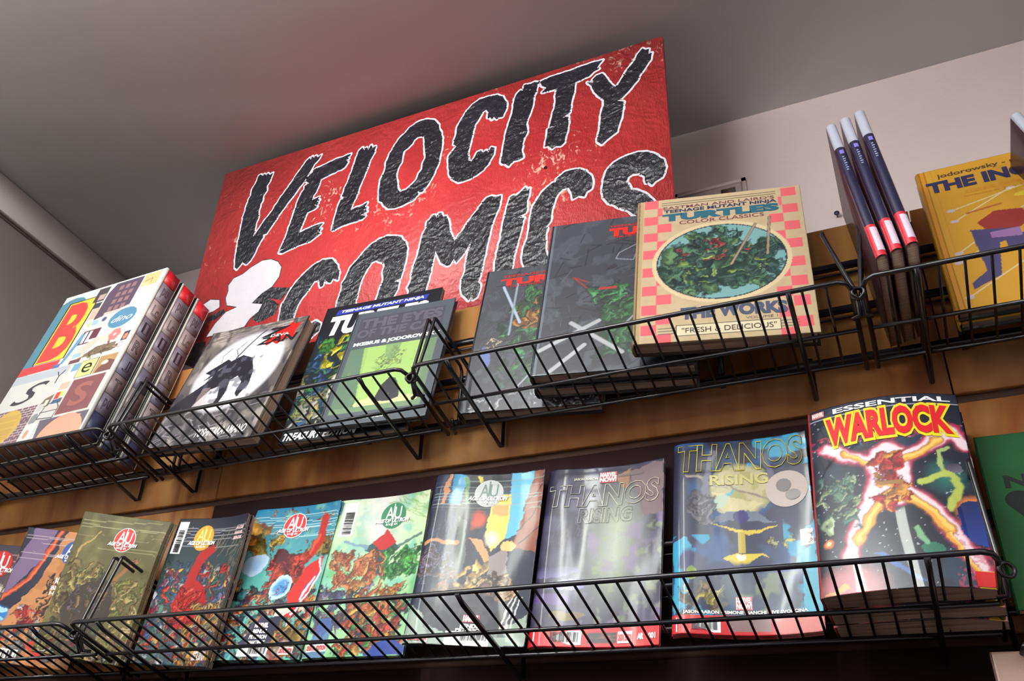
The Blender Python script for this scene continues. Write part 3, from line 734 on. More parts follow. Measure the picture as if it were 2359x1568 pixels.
# three big white boxes
def box_art():
    a = Art(.299, .42, (206, 206, 202), .0013)
    a.rect(.0, .0, 1, 1, (204, 204, 200))
    a.rect(0, .955, .34, .995, (196, 204, 206)); a.rect(0, .45, .11, .95, (84, 134, 152)); a.ell(.13, .93, .12, .06, (84, 134, 152))
    a.rect(.0, .455, .38, .505, (206, 66, 70)); a.rect(.095, .508, .405, .935, (30, 30, 32)); a.rect(.105, .513, .395, .93, (232, 196, 66))
    a.rect(0, .395, .54, .447, (176, 184, 192))
    a.rect(.36, .885, .47, .985, (70, 64, 70)); a.rect(.40, .895, .465, .935, (176, 156, 138)); a.rect(.40, .835, .47, .875, (60, 62, 80))
    a.rect(.42, .755, .50, .83, (226, 172, 152))
    a.poly([(.53, .99), (.80, .99), (.80, .79), (.49, .74), (.49, .93)], (86, 72, 90))
    for i in range(3):
        for j in range(4): a.rect(.585 + .06*i, .78 + .05*j, .625 + .06*i, .812 + .05*j, (150, 112, 112), .9)
    a.rect(.57, .755, .75, .775, (190, 180, 172))
    a.rect(.81, .90, .965, .99, (204, 180, 122)); a.line([(.84, .94), (.90, .95), (.90, .92)], .004, (110, 80, 50)); a.rect(.83, .90, .88, .925, (228, 200, 150))
    a.ell(.885, .83, .055, .055, (196, 198, 196)); a.ell(.885, .83, .045, .045, (214, 214, 210))
    a.ell(.80, .70, .125, .095, (80, 132, 162))
    a.rect(.47, .573, .635, .668, (98, 56, 68))
    a.rect(.50, .70, .56, .735, (150, 186, 206)); a.rect(.46, .70, .49, .725, (190, 190, 120)); a.ell(.61, .725, .022, .022, (70, 76, 110))
    a.poly([(.40, .47), (.43, .47), (.50, .64), (.46, .66)], (96, 150, 188)); a.rect(.34, .45, .41, .475, (84, 112, 158))
    a.rect(.70, .545, .90, .60, (214, 196, 180))
    for k in range(6): t = k*math.pi/3; a.ell(.82 + .033*math.cos(t), .585 + .024*math.sin(t), .024, .024, (222, 122, 120))
    a.ell(.82, .585, .012, .012, (240, 214, 200)); a.rect(.915, .525, .97, .585, (64, 62, 86)); a.ell(.945, .55, .02, .028, (214, 130, 96))
    a.poly([(.56, .475), (.88, .475), (.88, .53), (.70, .53)], (122, 104, 84)); a.crowd(.70, .48, .87, .525, [(120, 70, 66), (110, 130, 70), (170, 150, 120)], 14, .01, .03, 3)
    a.poly([(.48, .50), (.60, .48), (.70, .60), (.60, .60)], (196, 190, 176)); a.ell(.935, .50, .024, .024, (120, 118, 114)); a.ell(.935, .50, .019, .019, (226, 226, 222))
    a.rect(.50, .45, .60, .475, (110, 64, 76)); a.rect(.50, .487, .57, .515, (150, 188, 204))
    a.rect(.645, .342, .80, .448, (30, 30, 32)); a.rect(.65, .346, .795, .444, (232, 230, 136))
    a.rect(.81, .342, .97, .446, (176, 140, 92)); a.poly([(.83, .342), (.97, .342), (.97, .40), (.90, .42), (.84, .37)], (116, 78, 74)); a.ell(.88, .40, .03, .018, (226, 214, 200))
    a.rect(.57, .395, .64, .44, (112, 158, 186)); a.rect(.585, .345, .635, .385, (206, 210, 212))
    a.rect(.665, .128, .955, .33, (132, 78, 82)); a.rect(.555, .285, .64, .33, (230, 178, 160))
    a.rect(.56, .235, .60, .275, (214, 60, 52)); a.rect(.60, .245, .63, .275, (236, 214, 80)); a.rect(.56, .205, .61, .232, (60, 110, 150)); a.rect(.61, .205, .645, .235, (80, 84, 110))
    a.poly([(.44, .20), (.54, .20), (.54, .27), (.47, .25)], (120, 100, 84)); a.rect(.49, .205, .52, .24, (226, 220, 206))
    a.rect(.0, .0, .43, .225, (118, 86, 98))
    for k in range(16):
        v = .225*k/15; a.rect(0, v - .0012, .43, v + .0012, (214, 204, 204))
        for q in range(8): a.rect(.43*q/7.5 + (.03 if k % 2 else 0), v, .43*q/7.5 + .005 + (.03 if k % 2 else 0), v + .015, (214, 204, 204))
    a.ell(.20, .12, .145, .145, (204, 170, 88))
    for k in range(14): a.rect(.10, .055 + .01*k, .30, .0575 + .01*k, (160, 128, 62), .7)
    a.ell(.47, .135, .035, .045, (140, 144, 146)); a.ell(.47, .20, .03, .03, (196, 196, 192)); a.rect(.43, .0, .58, .11, (214, 216, 214)); a.ell(.48, .05, .02, .035, (206, 150, 130)); a.rect(.545, .0, .55, .11, (150, 150, 152))
    a.poly([(.585, .0), (.985, .0), (.985, .115), (.55, .115)], (98, 92, 104)); a.ell(.80, .0, .19, .17, (222, 160, 134)); a.poly([(.78, .10), (.86, .11), (.93, .10), (.87, .075), (.78, .09)], (222, 160, 134))
    a.line([(.52, .205), (.50, .13), (.65, .12), (.655, .18), (.60, .225), (.52, .205)], .005, (60, 60, 62)); a.line([(.50, .165), (.65, .165)], .004, (60, 60, 62)); a.ell(.59, .185, .035, .02, (214, 196, 190))
    a.rect(0, .36, .4, .362, (150, 150, 150), .3)
    a.rect(.99, 0, 1, 1, (236, 238, 230)); a.rect(0, .994, 1, 1, (236, 238, 230))
    return a
WHITEBOX = mat_plain('white_board', (208, 208, 200), .45, var=.02, coat=.2)
def make_box(i, art, lab):
    off = .0445 * i
    M = pose(-1.4260, .8370, tray_z(.837, 0), 12.2, -1.0, -.7) @ Matrix.Translation((.0035*i, 0, -off))
    M.translation.z -= .0035*i
    w, h, t = .299, .42, .0425
    b = thing('picture_box', lab, 'box', 'white picture boxes leaning in a row', M); b['w'] = w; b['h'] = h
    slab('front_panel', w, h, FLAT, 0, -.002, SATIN, b, art.nx if i == 0 else 8, art.ny if i == 0 else 8, art=art if i == 0 else None)
    mb = MB(); mb.box((.001, .001, -t + .002), (w - .001, h - .001, -.002)); mb.build('body', ink((112, 76, 62), 'm'), b)
    mb = MB(); mb.tube([(w - .003, .0, -.004), (w - .003, h, -.004)], .0042, 10); mb.build('corner_edge', WHITEBOX, b)
    mb = MB(); mb.box((0, 0, -t), (w, h, -t + .002)); mb.build('back_panel', WHITEBOX, b)
    # coloured side with letter tiles
    tint = [((186, 22, 34), None), ((122, 110, 118), 'pu'), ((156, 138, 136), 'Lc'), ((118, 108, 120), 'I'), ((140, 124, 124), 'R'), ((110, 106, 122), 'J'), ((138, 122, 124), 'T'), ((112, 104, 118), 'pu'), ((40, 46, 76), None)]
    x = w + .0004; z0, z1 = -t + .0022, -.0075
    vb = [1.0, .915, .80, .685, .57, .455, .34, .225, .12, .0]
    for k, (c, tx) in enumerate(tint):
        c = tuple(min(255, int(v*(1.0 + .06*((i + k) % 3 - 1)))) for v in c)
        y1, y0 = vb[k]*h - .001, vb[k+1]*h + .0006
        mb = MB(); mb.box((w - .001, y0, z0), (x, y1, z1)); mb.build('side_tile', ink(c, 's'), b)
        if tx:
            co, f = glyphs(tx, 0.0, .02); mn = co.min(0); mx = co.max(0)
            q = np.empty_like(co); q[:, 1] = y0 + (y1-y0)*(.22 + .56*(co[:, 1]-mn[1])/(mx[1]-mn[1]))
            q[:, 2] = z1 - (z1-z0)*(.22 + .5*(co[:, 0]-mn[0])/(mx[0]-mn[0])); q[:, 0] = x + .0002
            mesh_obj('tile_lettering', q, f, ink((74, 66, 76), 's'), b)
        else:
            mb = MB(); mb.box((x - .0001, y0 + (y1-y0)*.48, z0), (x + .0002, y0 + (y1-y0)*.5, z1)); mb.build('tile_line', ink((206, 60, 66) if k == 0 else (60, 66, 92), 's'), b)
    return b
ba = box_art()
bx0 = make_box(0, ba, 'front white box of the three, its cover a collage with a red B on yellow')
make_box(1, ba, 'middle white box of the three with a red-topped tiled side')
make_box(2, ba, 'rearmost white box of the three, nearest the red sign')
letter(bx0, 'B', .14, .54, .36, .90, (206, 66, 62), bold=.035, finish='s')
letter(bx0, 'IL', .50, .585, .61, .655, (232, 228, 226), bold=.03, finish='s')
letter(bx0, 'dino', .71, .675, .90, .715, (240, 240, 238), bold=.0, shear=.4, finish='s')
letter(bx0, 'e', .68, .365, .765, .425, (30, 30, 34), bold=.0, finish='s')
letter(bx0, 'S', .12, .255, .41, .375, (52, 54, 62), bold=.0, shear=.5, finish='s')
letter(bx0, 'S', .74, .165, .88, .295, (150, 92, 84), bold=.02, finish='s')
letter(bx0, 'Y', .43, .34, .52, .42, (70, 72, 80), bold=-.02, finish='s')

# moon and ink book
a = Art(.24, .284, (120, 112, 108))
a.grad((70, 66, 72), (112, 104, 98)); a.blotch(7, .52, (168, 158, 150), 11, .8, .2); a.blotch(16, .55, (52, 50, 58), 12, .8, .12, fy=7)
a.hatch(70, (54, 48, 46), 5, 0, 1, .88, 1, .3, .004, 8, 8)
a.ell(.52, .58, .44, .40, (222, 222, 230), 40, soft=.10); a.ell(.50, .60, .40, .36, (232, 234, 242), 40, soft=.3)
a.mixin(np.clip((a.noise(5, 21) - .52)/.1, 0, 1)*.45*a.box(.05, .4, .75, .95), (150, 140, 150))
a.blotch(12, .60, (110, 104, 110), 23, .7, .05, mask=a.box(0, 0, .95, .36))
a.poly([(-.02, .30), (.10, .40), (.24, .50), (.36, .66), (.50, .72), (.62, .68), (.70, .55), (.72, .44), (.66, .34), (.62, .38), (.63, .47), (.56, .53), (.50, .50), (.52, .40), (.50, .30), (.44, .28), (.46, .36), (.42, .46), (.34, .44), (.26, .34), (.20, .26), (.04, .24)], (34, 33, 44))
a.poly([(.18, .60), (.26, .57), (.40, .68), (.36, .70)], (34, 33, 44)); a.poly([(.20, .52), (.40, .62), (.42, .66), (.26, .58)], (34, 33, 44))
a.line([(.44, .70), (.50, .80), (.58, .90), (.62, .93)], .008, (44, 42, 54)); a.line([(.46, .70), (.40, .78), (.46, .84)], .004, (44, 42, 54)); a.line([(.30, .68), (.28, .74), (.34, .80)], .004, (60, 58, 70))
a.blotch(18, .56, (88, 88, 104), 24, .7, .05, mask=(a.box(.25, .40, .72, .70)))
a.blotch(9, .5, (170, 148, 150), 25, .5, .1, mask=a.box(.15, .28, .45, .46))
a.hatch(60, (196, 190, 200), 9, 0, .9, 0, .26, .10, .0035, 30, 80, .6)
a.poly([(.66, .80), (.72, .86), (.74, .94), (.82, .93), (.86, .97), (.90, .94), (.96, .95), (.93, .88), (.94, .82), (.86, .81), (.80, .77), (.74, .80), (.70, .77)], (214, 30, 30))
M = pose(-1.0690, .8916, tray_z(.8916, 0), 15, 3.2, 0)
bk = book('art_book', 'hardcover with a black ink creature on a white moon and a red splash', 'book', M, .24, .284, .028, a, 'hard', (60, 62, 72), 'g')
letter(bk, 'Z', .62, .86, .84, .93, (26, 24, 30), bold=.04, shear=.3, lift=.0006)
letter(bk, 'ZAN', .60, .79, .97, .85, (26, 24, 30), bold=.03, shear=.2, lift=.0006)
letter(bk, 'DEVA', .70, .845, .88, .868, (232, 226, 224), bold=.02, lift=.0008)
letter(bk, 'YOSHITAKA AMANO', .44, .045, .92, .105, (226, 222, 220), bold=.02, shear=.25)

# tall paperback behind the grey book
a = Art(.25, .307, (22, 22, 30))
a.rect(0, .13, 1, .72, (26, 34, 40))
a.crowd(.0, .14, .9, .74, [(34, 92, 60), (30, 70, 110), (40, 120, 60), (24, 60, 80), (60, 100, 150)], 170, .02, .09, 31, (14, 16, 22), (30, 80))
a.crowd(.10, .50, .50, .72, [(206, 198, 40), (190, 180, 36), (70, 140, 50)], 26, .03, .06, 32, (16, 20, 20), (0, 30), (.5, .9))
a.crowd(.0, .10, .40, .42, [(190, 188, 170), (150, 140, 90), (120, 128, 70)], 46, .02, .06, 33, (24, 28, 28), (30, 80))
a.hatch(24, (206, 196, 60), 34, 0, .9, .1, .75, .08, .004, 10, 20); a.rect(0, .425, 1, .428, (190, 190, 60), .6)
a.rect(0, 0, 1, .10, (20, 20, 28))
M = pose(-.8351, .9278, tray_z(.9278, 0), 11, 2, 1.3)
bk = book('oversize_paperback', 'black-bordered oversize paperback with a white slab title on a blue strap, behind the grey book', 'book', M, .25, .307, .009, a, 'soft', (20, 20, 28), 'g')
sticker(bk, [(.10, .925), (.885, .925), (.90, .965), (.115, .965)], (40, 50, 150), name='title_strap')
letter(bk, 'TEENAGE MUTANT NINJA', .15, .932, .86, .957, (232, 234, 240), bold=.035, shear=.2, lift=.0006)
letter(bk, 'TURTLES', .09, .77, .90, .905, (222, 222, 224), bold=.06, shear=.15, lift=.0006)
letter(bk, 'TREASURY EDITION', .03, .015, .62, .06, (228, 230, 232), bold=.04, shear=.3, lift=.0006)

# grey and green hardcover
a = Art(.201, .265, (74, 82, 92))
a.rect(.06, .72, .93, .945, (68, 66, 78)); a.rect(.06, .715, .93, .72, (50, 52, 60)); a.rect(.03, .0, .035, 1, (50, 56, 64))
a.rect(.06, .105, .92, .655, (150, 184, 102)); a.poly([(.06, .655), (.20, .655), (.30, .10), (.06, .10)], (92, 122, 98)); a.poly([(.78, .655), (.92, .655), (.92, .10), (.86, .10)], (104, 132, 100))
a.poly([(.24, .655), (.80, .655), (.84, .15), (.30, .15)], (160, 196, 108))
a.crowd(.36, .46, .64, .62, [(132, 160, 84), (120, 146, 88), (150, 176, 96)], 60, .01, .03, 41, (104, 128, 76), (10, 80))
a.poly([(.42, .66), (.58, .66), (.56, .56), (.50, .50), (.44, .56)], (112, 144, 98), .7)
a.ell(.58, .155, .30, .07, (214, 220, 150)); a.rect(.06, .095, .92, .14, (112, 140, 104))
a.poly([(.46, .17), (.50, .30), (.56, .36), (.62, .34), (.68, .26), (.70, .18), (.60, .155)], (34, 32, 44)); 
a.blotch(14, .66, (120, 150, 80), 42, .5, .03, mask=a.box(.1, .12, .85, .5))
M = pose(-.7516, .9246 - .014, tray_z(.9246 - .014, 0), 13.7, 1.1, 3.3)
bk = book('grey_hardcover', 'slate grey hardcover with a pale green picture panel and embossed title', 'book', M, .201*.985, .265*.985, .011, a, 'hard', (66, 74, 84), 's', back=(50, 54, 64))
letter(bk, 'THE EYES', .09, .845, .90, .925, (84, 82, 94), bold=.05, finish='s')
letter(bk, 'OF THE CAT', .08, .755, .90, .825, (84, 82, 94), bold=.05, finish='s')
letter(bk, 'MŒBIUS & JODOROWSKY', .075, .672, .925, .71, (226, 230, 226), bold=.05, finish='s')
letter(bk, 'HUMANOIDS', .33, .035, .61, .055, (220, 222, 220), bold=.05, shear=.2, finish='s')

# two dark shrink-wrapped hardcovers
def night_art(w, h, seed, blobs):
    a = Art(w, h, (44, 44, 54)); a.grad((38, 38, 48), (62, 66, 76)); a.blotch(10, .55, (78, 84, 94), seed, .6, .12)
    a.hatch(110, (92, 98, 108), seed + 1, 0, 1, .2, 1, .14, .003, 60, 70, .45); a.hatch(70, (22, 22, 30), seed + 2, 0, 1, 0, 1, .18, .006, 30, 60, .7)
    for (u0, v0, u1, v1, pal, n, r) in blobs: a.crowd(u0, v0, u1, v1, pal, n, r*.4, r, seed + n, (20, 20, 26), (0, 80), (.4, .9))
    return a
G1 = [(46, 110, 62), (34, 84, 52), (60, 132, 74), (28, 66, 50)]
a = night_art(.226, .298, 51, [(.22, .18, .60, .72, G1, 60, .07), (.30, .55, .50, .74, [(198, 140, 50), (170, 110, 44)], 14, .05), (.34, .66, .52, .82, G1, 18, .06)])
a.line([(.16, .86), (.34, .58)], .012, (168, 184, 204)); a.line([(.27, .88), (.27, .50)], .010, (140, 156, 176)); a.line([(.60, .34), (.36, .10)], .008, (150, 156, 170))
a.ell(.12, .36, .035, .10, (92, 110, 168), 15); a.crowd(.10, .42, .20, .50, [(190, 170, 140)], 6, .01, .04, 6)
a.crowd(.02, .0, 1, .12, [(190, 190, 196), (120, 120, 130), (70, 70, 80)], 44, .02, .04, 52, (24, 24, 30))
M = pose(-.5282, .9276, tray_z(.9276, 0), 9.8, 2.9, 4.9)
bk = book('shrink_wrapped_hardcover', 'smaller dark shrink-wrapped hardcover with crossed pale blades and a red title', 'book', M, .226, .298, .026, a, 'hard', (34, 34, 42), 'v', group='dark shrink-wrapped hardcovers')
letter(bk, 'TEENAGE MUTANT NINJA', .14, .925, .95, .95, (170, 36, 36), bold=.02)
letter(bk, 'TURTLES', .14, .872, .92, .918, (214, 40, 36), bold=.06)
letter(bk, 'THE ULTIMATE COLLECTION', .18, .852, .85, .866, (170, 36, 36), bold=.02)
a = night_art(.235, .326, 61, [(.42, .10, .80, .46, G1, 70, .08), (.62, .50, .80, .70, [(30, 100, 104), (26, 76, 84)], 16, .07), (.30, .44, .52, .54, G1, 16, .06), (.66, .44, .78, .54, [(200, 130, 50)], 5, .04)])
for p_, q_ in (((.02, .14), (.40, .30)), ((.22, .30), (.56, .10)), ((.12, .02), (.32, .16))): a.line([p_, q_], .018, (166, 168, 172))
a.poly([(.46, .70), (.60, .72), (.64, .66), (.50, .64)], (64, 68, 80)); a.line([(.50, .74), (.64, .80), (.60, .68), (.48, .70), (.50, .74)], .004, (150, 156, 168))
a.line([(.56, .26), (.74, .42)], .008, (140, 150, 160)); a.line([(.30, .52), (.20, .60), (.30, .56)], .006, (150, 40, 40)); a.rect(.38, .50, .50, .515, (170, 36, 36))
a.rect(0, 0, .03, 1, (120, 132, 146), .5)
M = pose(-.4015, .8850, tray_z(.885, 0), 12.3, 2.1, 8.0)
bk = book('shrink_wrapped_hardcover', 'larger dark shrink-wrapped hardcover with three pale blades, tucked behind the kraft-brown book', 'book', M, .235, .326, .024, a, 'hard', (34, 34, 42), 'v', group='dark shrink-wrapped hardcovers')
letter(bk, 'TEENAGE MUTANT NINJA', .42, .925, 1.02, .945, (190, 36, 34), bold=.02)
letter(bk, 'TURTLES', .43, .868, 1.0, .918, (222, 40, 34), bold=.07)
letter(bk, 'THE ULTIMATE COLLECTION', .45, .85, .98, .862, (190, 36, 34), bold=.02)
rear_copies(bk, 1, .029, ['second copy of the larger dark shrink-wrapped hardcover, directly behind it'], 'dark shrink-wrapped hardcovers', 3)

# kraft-brown checked book
a = Art(.241, .297, (190, 168, 134)); a.blotch(30, .5, (180, 156, 122), 71, .5, .3)
RD = (220, 96, 106)
for k in range(16):
    v1 = 1.0 - k*.0633
    if k % 2 == 0: a.rect(.04, v1 - .0633, .125, v1, RD); a.rect(.885, v1 - .0633 - .01, .97, v1 - .01, RD)
    else: a.rect(.125, v1 - .0633, .21, v1, RD); a.rect(.80, v1 - .0633 - .01, .885, v1 - .01, RD)
a.rect(.155, .845, .86, .98, (190, 168, 134))
for v in (.972, .955): a.rect(.15, v - .002, .85, v + .002, (56, 56, 50))
for v in (.052, .068, .084):
    a.rect(.14, v - .002, .25, v + .002, (60, 76, 80)); a.rect(.80, v - .002, .90, v + .002, (60, 76, 80))
a.rect(.235, .032, .805, .098, (56, 56, 56)); a.rect(.24, .036, .80, .094, (216, 200, 170))
a.ell(.50, .505, .405, .345, (206, 186, 148)); a.ell(.50, .505, .378, .318, (34, 44, 64)); a.ell(.50, .505, .37, .31, (116, 160, 160))
msk = ((a.U - .5)/.37)**2 + (((a.V - .505)*a.asp)/.31)**2 < 1
keep = a.C.copy()
G2 = [(56, 96, 84), (44, 80, 70), (70, 112, 86), (40, 66, 70), (84, 120, 80)]
a.crowd(.18, .32, .82, .60, G2, 110, .04, .10, 72, (26, 38, 46), (0, 70), (.4, .8)); a.crowd(.30, .58, .60, .72, G2, 36, .03, .07, 73, (26, 38, 46)); a.crowd(.66, .42, .80, .62, G2, 22, .03, .06, 74, (26, 38, 46))
a.crowd(.20, .36, .80, .58, [(136, 160, 84), (120, 148, 76)], 16, .02, .045, 75, (40, 56, 50), (0, 30), (.3, .5)); a.crowd(.25, .52, .70, .64, [(150, 58, 62)], 9, .02, .045, 76, (40, 40, 50), (0, 25), (.25, .4))
a.C = np.where(msk[..., None], a.C, keep)
for p_, q_ in (((.56, .47), (.715, .74)), ((.77, .52), (.80, .78))): a.line([p_, q_], .011, (60, 56, 58)); a.line([p_, q_], .0075, (158, 134, 114))
a.rect(0, 0, .035, 1, (176, 150, 112))
M = pose(-.2581, .8649, tray_z(.8649, 0), 12, 2.2, 9.9)
bk = book('kraft_hardcover', 'kraft-brown hardcover with red checks down both sides and an oval picture', 'book', M, .241, .297, .027, a, 'hard', (150, 120, 84), 'm', back=(60, 46, 40))
letter(bk, "EASTMAN AND LAIRD'S", .16, .918, .84, .940, (110, 62, 72), bold=.01, finish='m')
letter(bk, 'TEENAGE MUTANT NINJA', .165, .882, .85, .912, (44, 48, 76), bold=.03, finish='m')
letter(bk, 'TURTLES', .165, .828, .85, .876, (40, 92, 110), bold=.07, finish='m')
letter(bk, 'COLOR CLASSICS', .26, .792, .77, .818, (120, 64, 74), bold=.01, finish='m')
letter(bk, 'THE WORKS', .27, .135, .84, .20, (72, 78, 100), bold=.06, finish='m', arc=.005)
letter(bk, 'VOLUME 1', .62, .108, .79, .124, (110, 96, 84), bold=.0, finish='m')
letter(bk, '"FRESH & DELICIOUS"', .27, .048, .78, .08, (70, 64, 58), bold=.0, finish='m')

# yellow hardcover at the right
a = Art(.172, .307, (206, 152, 44)); a.blotch(8, .55, (206, 150, 40), 81, .5, .2); a.rect(0, 0, .05, 1, (206, 140, 40)); a.rect(.045, 0, .052, 1, (150, 96, 30)); a.rect(.10, 0, .104, 1, (196, 138, 40))
for p_, q_ in (((.16, .66), (.80, .76)), ((.16, .58), (.60, .74)), ((.12, .36), (.70, .62)), ((.10, .30), (.66, .50)), ((.10, .08), (.90, .40))):
    a.line([p_, q_], .007, (214, 196, 150)); a.ell(q_[0], q_[1], .03, .018, (226, 218, 206)); a.ell(p_[0], p_[1], .03, .02, (190, 176, 190))
a.poly([(.30, .54), (.44, .60), (.62, .58), (.66, .50), (.52, .44), (.36, .46)], (150, 50, 48)); a.poly([(.60, .54), (.84, .50), (.96, .53), (.88, .46), (.66, .48)], (166, 60, 56))
a.poly([(.24, .50), (.52, .46), (.50, .40), (.40, .38), (.34, .18), (.14, .12), (.14, .16), (.26, .22)], (74, 68, 110)); a.poly([(.44, .42), (.80, .42), (.80, .34), (.44, .34)], (74, 68, 110)); a.poly([(.70, .36), (.82, .36), (.86, .12), (.76, .12)], (100, 88, 130))
a.poly([(.36, .46), (.56, .46), (.56, .40), (.36, .42)], (150, 110, 160)); a.ell(.74, .64, .075, .05, (176, 96, 60), 10); a.ell(.70, .68, .10, .03, (222, 190, 60)); a.line([(.26, .62), (.50, .64)], .012, (176, 96, 50))
M = pose(.0929, .9040, tray_z(.904, 0), 17.5, .5, -.3)
bk = book('yellow_hardcover', 'bright yellow hardcover with dark blue title and white diagonal lines', 'book', M, .172, .304, .015, a, 'hard', (196, 140, 40), 's')
letter(bk, 'jodorowsky - moebius', .14, .915, .98, .955, (84, 58, 40), bold=.02, finish='s')
letter(bk, 'THE INCAL', .05, .82, .99, .895, (44, 44, 84), bold=.055, finish='s')
letter(bk, 'classic collection', .30, .765, .86, .797, (196, 130, 40), bold=.0, finish='s')
letter(bk, 'Foreword by Brian Bendis', .28, .735, .80, .752, (186, 124, 40), bold=.0, finish='s')
rear_copies(bk, 1, .017, ['dark-spined hardcover directly behind the yellow one'], 'hardcovers at the right end', 5)
bk['group'] = 'hardcovers at the right end'

# upright books shown spine-out
def spine_book(name, label, x0, y0, th, lean, psi, group, dark):
    w, h, t = .168, .264, .0135
    M = pose(x0, y0, tray_z(y0, 0), th, lean, psi)
    o = thing(name, label, 'book', group, M)
    n = 12; pts = [(t/2 - t/2*math.cos(math.pi*k/n), .0056*math.sin(math.pi*k/n)) for k in range(n + 1)]
    def band(nm, ya, yb, m, lift=0.0, a0=0, a1=n):
        mb = MB(); q = pts[a0:a1+1]
        mb.v = [(x, ya, z + lift) for x, z in q] + [(x, yb, z + lift) for x, z in q]; k = len(q)
        mb.f = [(i, i+1, k+i+1, k+i) for i in range(k - 1)]
        ob = mb.build(nm, m, o); ob.data.polygons.foreach_set('use_smooth', np.ones(k-1, bool)); return ob
    band('spine', h*.205, h*.80, ink((24, 24, 58), 'p')); band('spine_top', h*.80, h, ink((170, 174, 188), 'p')); band('spine_foot', 0, h*.205 - .0, ink((200, 38, 56), 'p'))
    band('price_label', h*.03, h*.185, ink((206, 190, 206), 'g'), .0003, 5, 11)
    band('emblem', h*.745, h*.775, ink((120, 110, 190), 'g'), .0003, 5, 8)
    mb = MB()
    for q in range(7): mb.box((t*.42, h*(.715 - .017*q), .0050), (t*(.62 + .06*(q % 2)), h*(.722 - .017*q), .0061))
    mb.build('spine_print', ink((150, 156, 190), 'g'), o)
    mb = MB(); mb.box((0, 0, -w), (.0008, h, .0)); mb.box((t - .0008, 0, -w), (t, h, .0)); mb.build('cover_boards', ink(dark, 'g'), o)
    mb = MB(); mb.box((.0009, .001, -w + .001), (t - .0009, h - .001, .0012)); mb.build('page_block', PAGES, o)
    return o
for k, (x0, nm) in enumerate(((.0221, 'left'), (.0370, 'middle'), (.0519, 'right'))):
    spine_book('upright_paperback', '%s of the three upright blue, white and red spines beside the yellow book' % {'left': 'leftmost', 'middle': 'middle one', 'right': 'rightmost'}[nm], x0, .8125 - .004*k, 11, -5.6 + .5*k, 0, 'three upright spines beside the yellow book', (60, 34, 40))
for k in range(3):
    spine_book('upright_paperback', '%s of the white-topped spines in the top right corner' % ('first from the left', 'second from the left', 'third from the left')[k], .249 + .0165*k, .862, 9, -13.0, 0, 'white-topped spines in the top right corner', (60, 34, 40))

# ------------------------------------------------------------------ comics in the lower baskets
def circuits(a, seed, col=(190, 200, 196), v0=.76, v1=.96, skip=(.36, .66)):
    r = random.Random(seed); keep = a.wf; a.wf = 0.0
    for k in range(9):
        v = v0 + (v1-v0)*k/9 + r.uniform(-.004, .004); u = .02; pts = [(u, v)]
        while u < .97:
            u2 = min(.98, u + r.uniform(.08, .3)); pts.append((u2, v)); u = u2 + .02; v = v + r.choice((-.010, 0, .010)); pts.append((u, v))
        if r.random() < .85: a.line(pts, .0028, col, .75)
    a.wf = keep
    return a
def badge(bk, zf, cu, cv, r, col, rim=(230, 228, 226), txt=(232, 226, 226), ring='AU'):
    sticker(bk, disc(bk, cu, cv, r*1.07), rim, zf, .0004, 'badge_rim'); sticker(bk, disc(bk, cu, cv, r), col, zf, .0007, 'badge')
    k = bk['w']/bk['h']
    letter(bk, 'AU', cu - r*.66, cv - r*.30*k, cu + r*.66, cv + r*.70*k, txt, zf, bold=.01, lift=.0011, name='badge_lettering')
    sticker(bk, [(cu - .006, cv - r*.9*k), (cu + .006, cv - r*.9*k), (cu + .006, cv + r*.95*k), (cu - .006, cv + r*.95*k)], txt, zf, .0012, 'badge_bar')
    letter(bk, 'AGE OF ULTRON', cu - r*1.45, cv - r*.58*k, cu + r*1.45, cv - r*.28*k, (236, 236, 238), zf, bold=.05, shear=.25, lift=.0016, name='badge_lettering')
    letter(bk, 'BOOK SIX', cu - r*.5, cv - r*.82*k, cu + r*.5, cv - r*.66*k, (236, 236, 238), zf, bold=.03, lift=.0014, name='badge_lettering')
def comic(label, x0, y0, th, ph, psi, w, h, art, zf, n=3, nm='comic book', sc=1.0, grp=None, t=.0034, kind='comic', spine=(40, 40, 45), cat='comic', step=.0042, drop=0.0):
    M = pose(x0, y0, tray_z(y0, 1) + drop, th, ph, psi)
    bk = book(nm.replace(' ', '_'), label, cat, M, w, h, t, art, kind, spine, 'g', zf)
    return bk
W_, H_ = .172, .258

# olive crowd comic
zf_ol = curl(-.004, .001, .0, .004, -.010)
a = Art(W_, .234, (98, 94, 62)); a.wf = .35; a.grad((110, 104, 60), (88, 84, 56)); a.blotch(6, .5, (124, 118, 76), 101, .7, .25)
circuits(a, 1, (176, 170, 130)); a.line([(.10, .60), (.10, .74), (.26, .86)], .012, (176, 150, 84))
a.crowd(.02, .0, .45, .62, [(150, 128, 74), (110, 92, 56), (176, 156, 96), (84, 92, 54)], 90, .03, .09, 102, (40, 34, 26)); a.crowd(.5, .0, 1, .55, [(186, 164, 104), (150, 116, 76), (120, 124, 60), (200, 180, 130)], 110, .02, .07, 103, (44, 36, 28))
a.poly([(.20, .46), (.46, .56), (.62, .50), (.70, .30), (.60, .02), (.26, .02), (.14, .30)], (62, 54, 48)); a.crowd(.22, .04, .64, .50, [(104, 82, 56), (132, 104, 66), (78, 84, 58), (90, 76, 86)], 46, .03, .08, 104, (36, 30, 28))
a.line([(.60, .56), (.72, .64), (.80, .68)], .03, (150, 104, 64)); a.crowd(.74, .64, .84, .72, [(164, 116, 76)], 8, .02, .03, 105)
a.crowd(0, 0, 1, .09, [(120, 40, 36), (60, 110, 60), (180, 180, 160), (40, 36, 40)], 40, .02, .05, 106)
bk = comic('comic with a murky olive cover and red round badge, left of the dark crowd comic', -1.1893, .8857, -1.0, 7.7, 12.2, W_, .236, a, zf_ol)
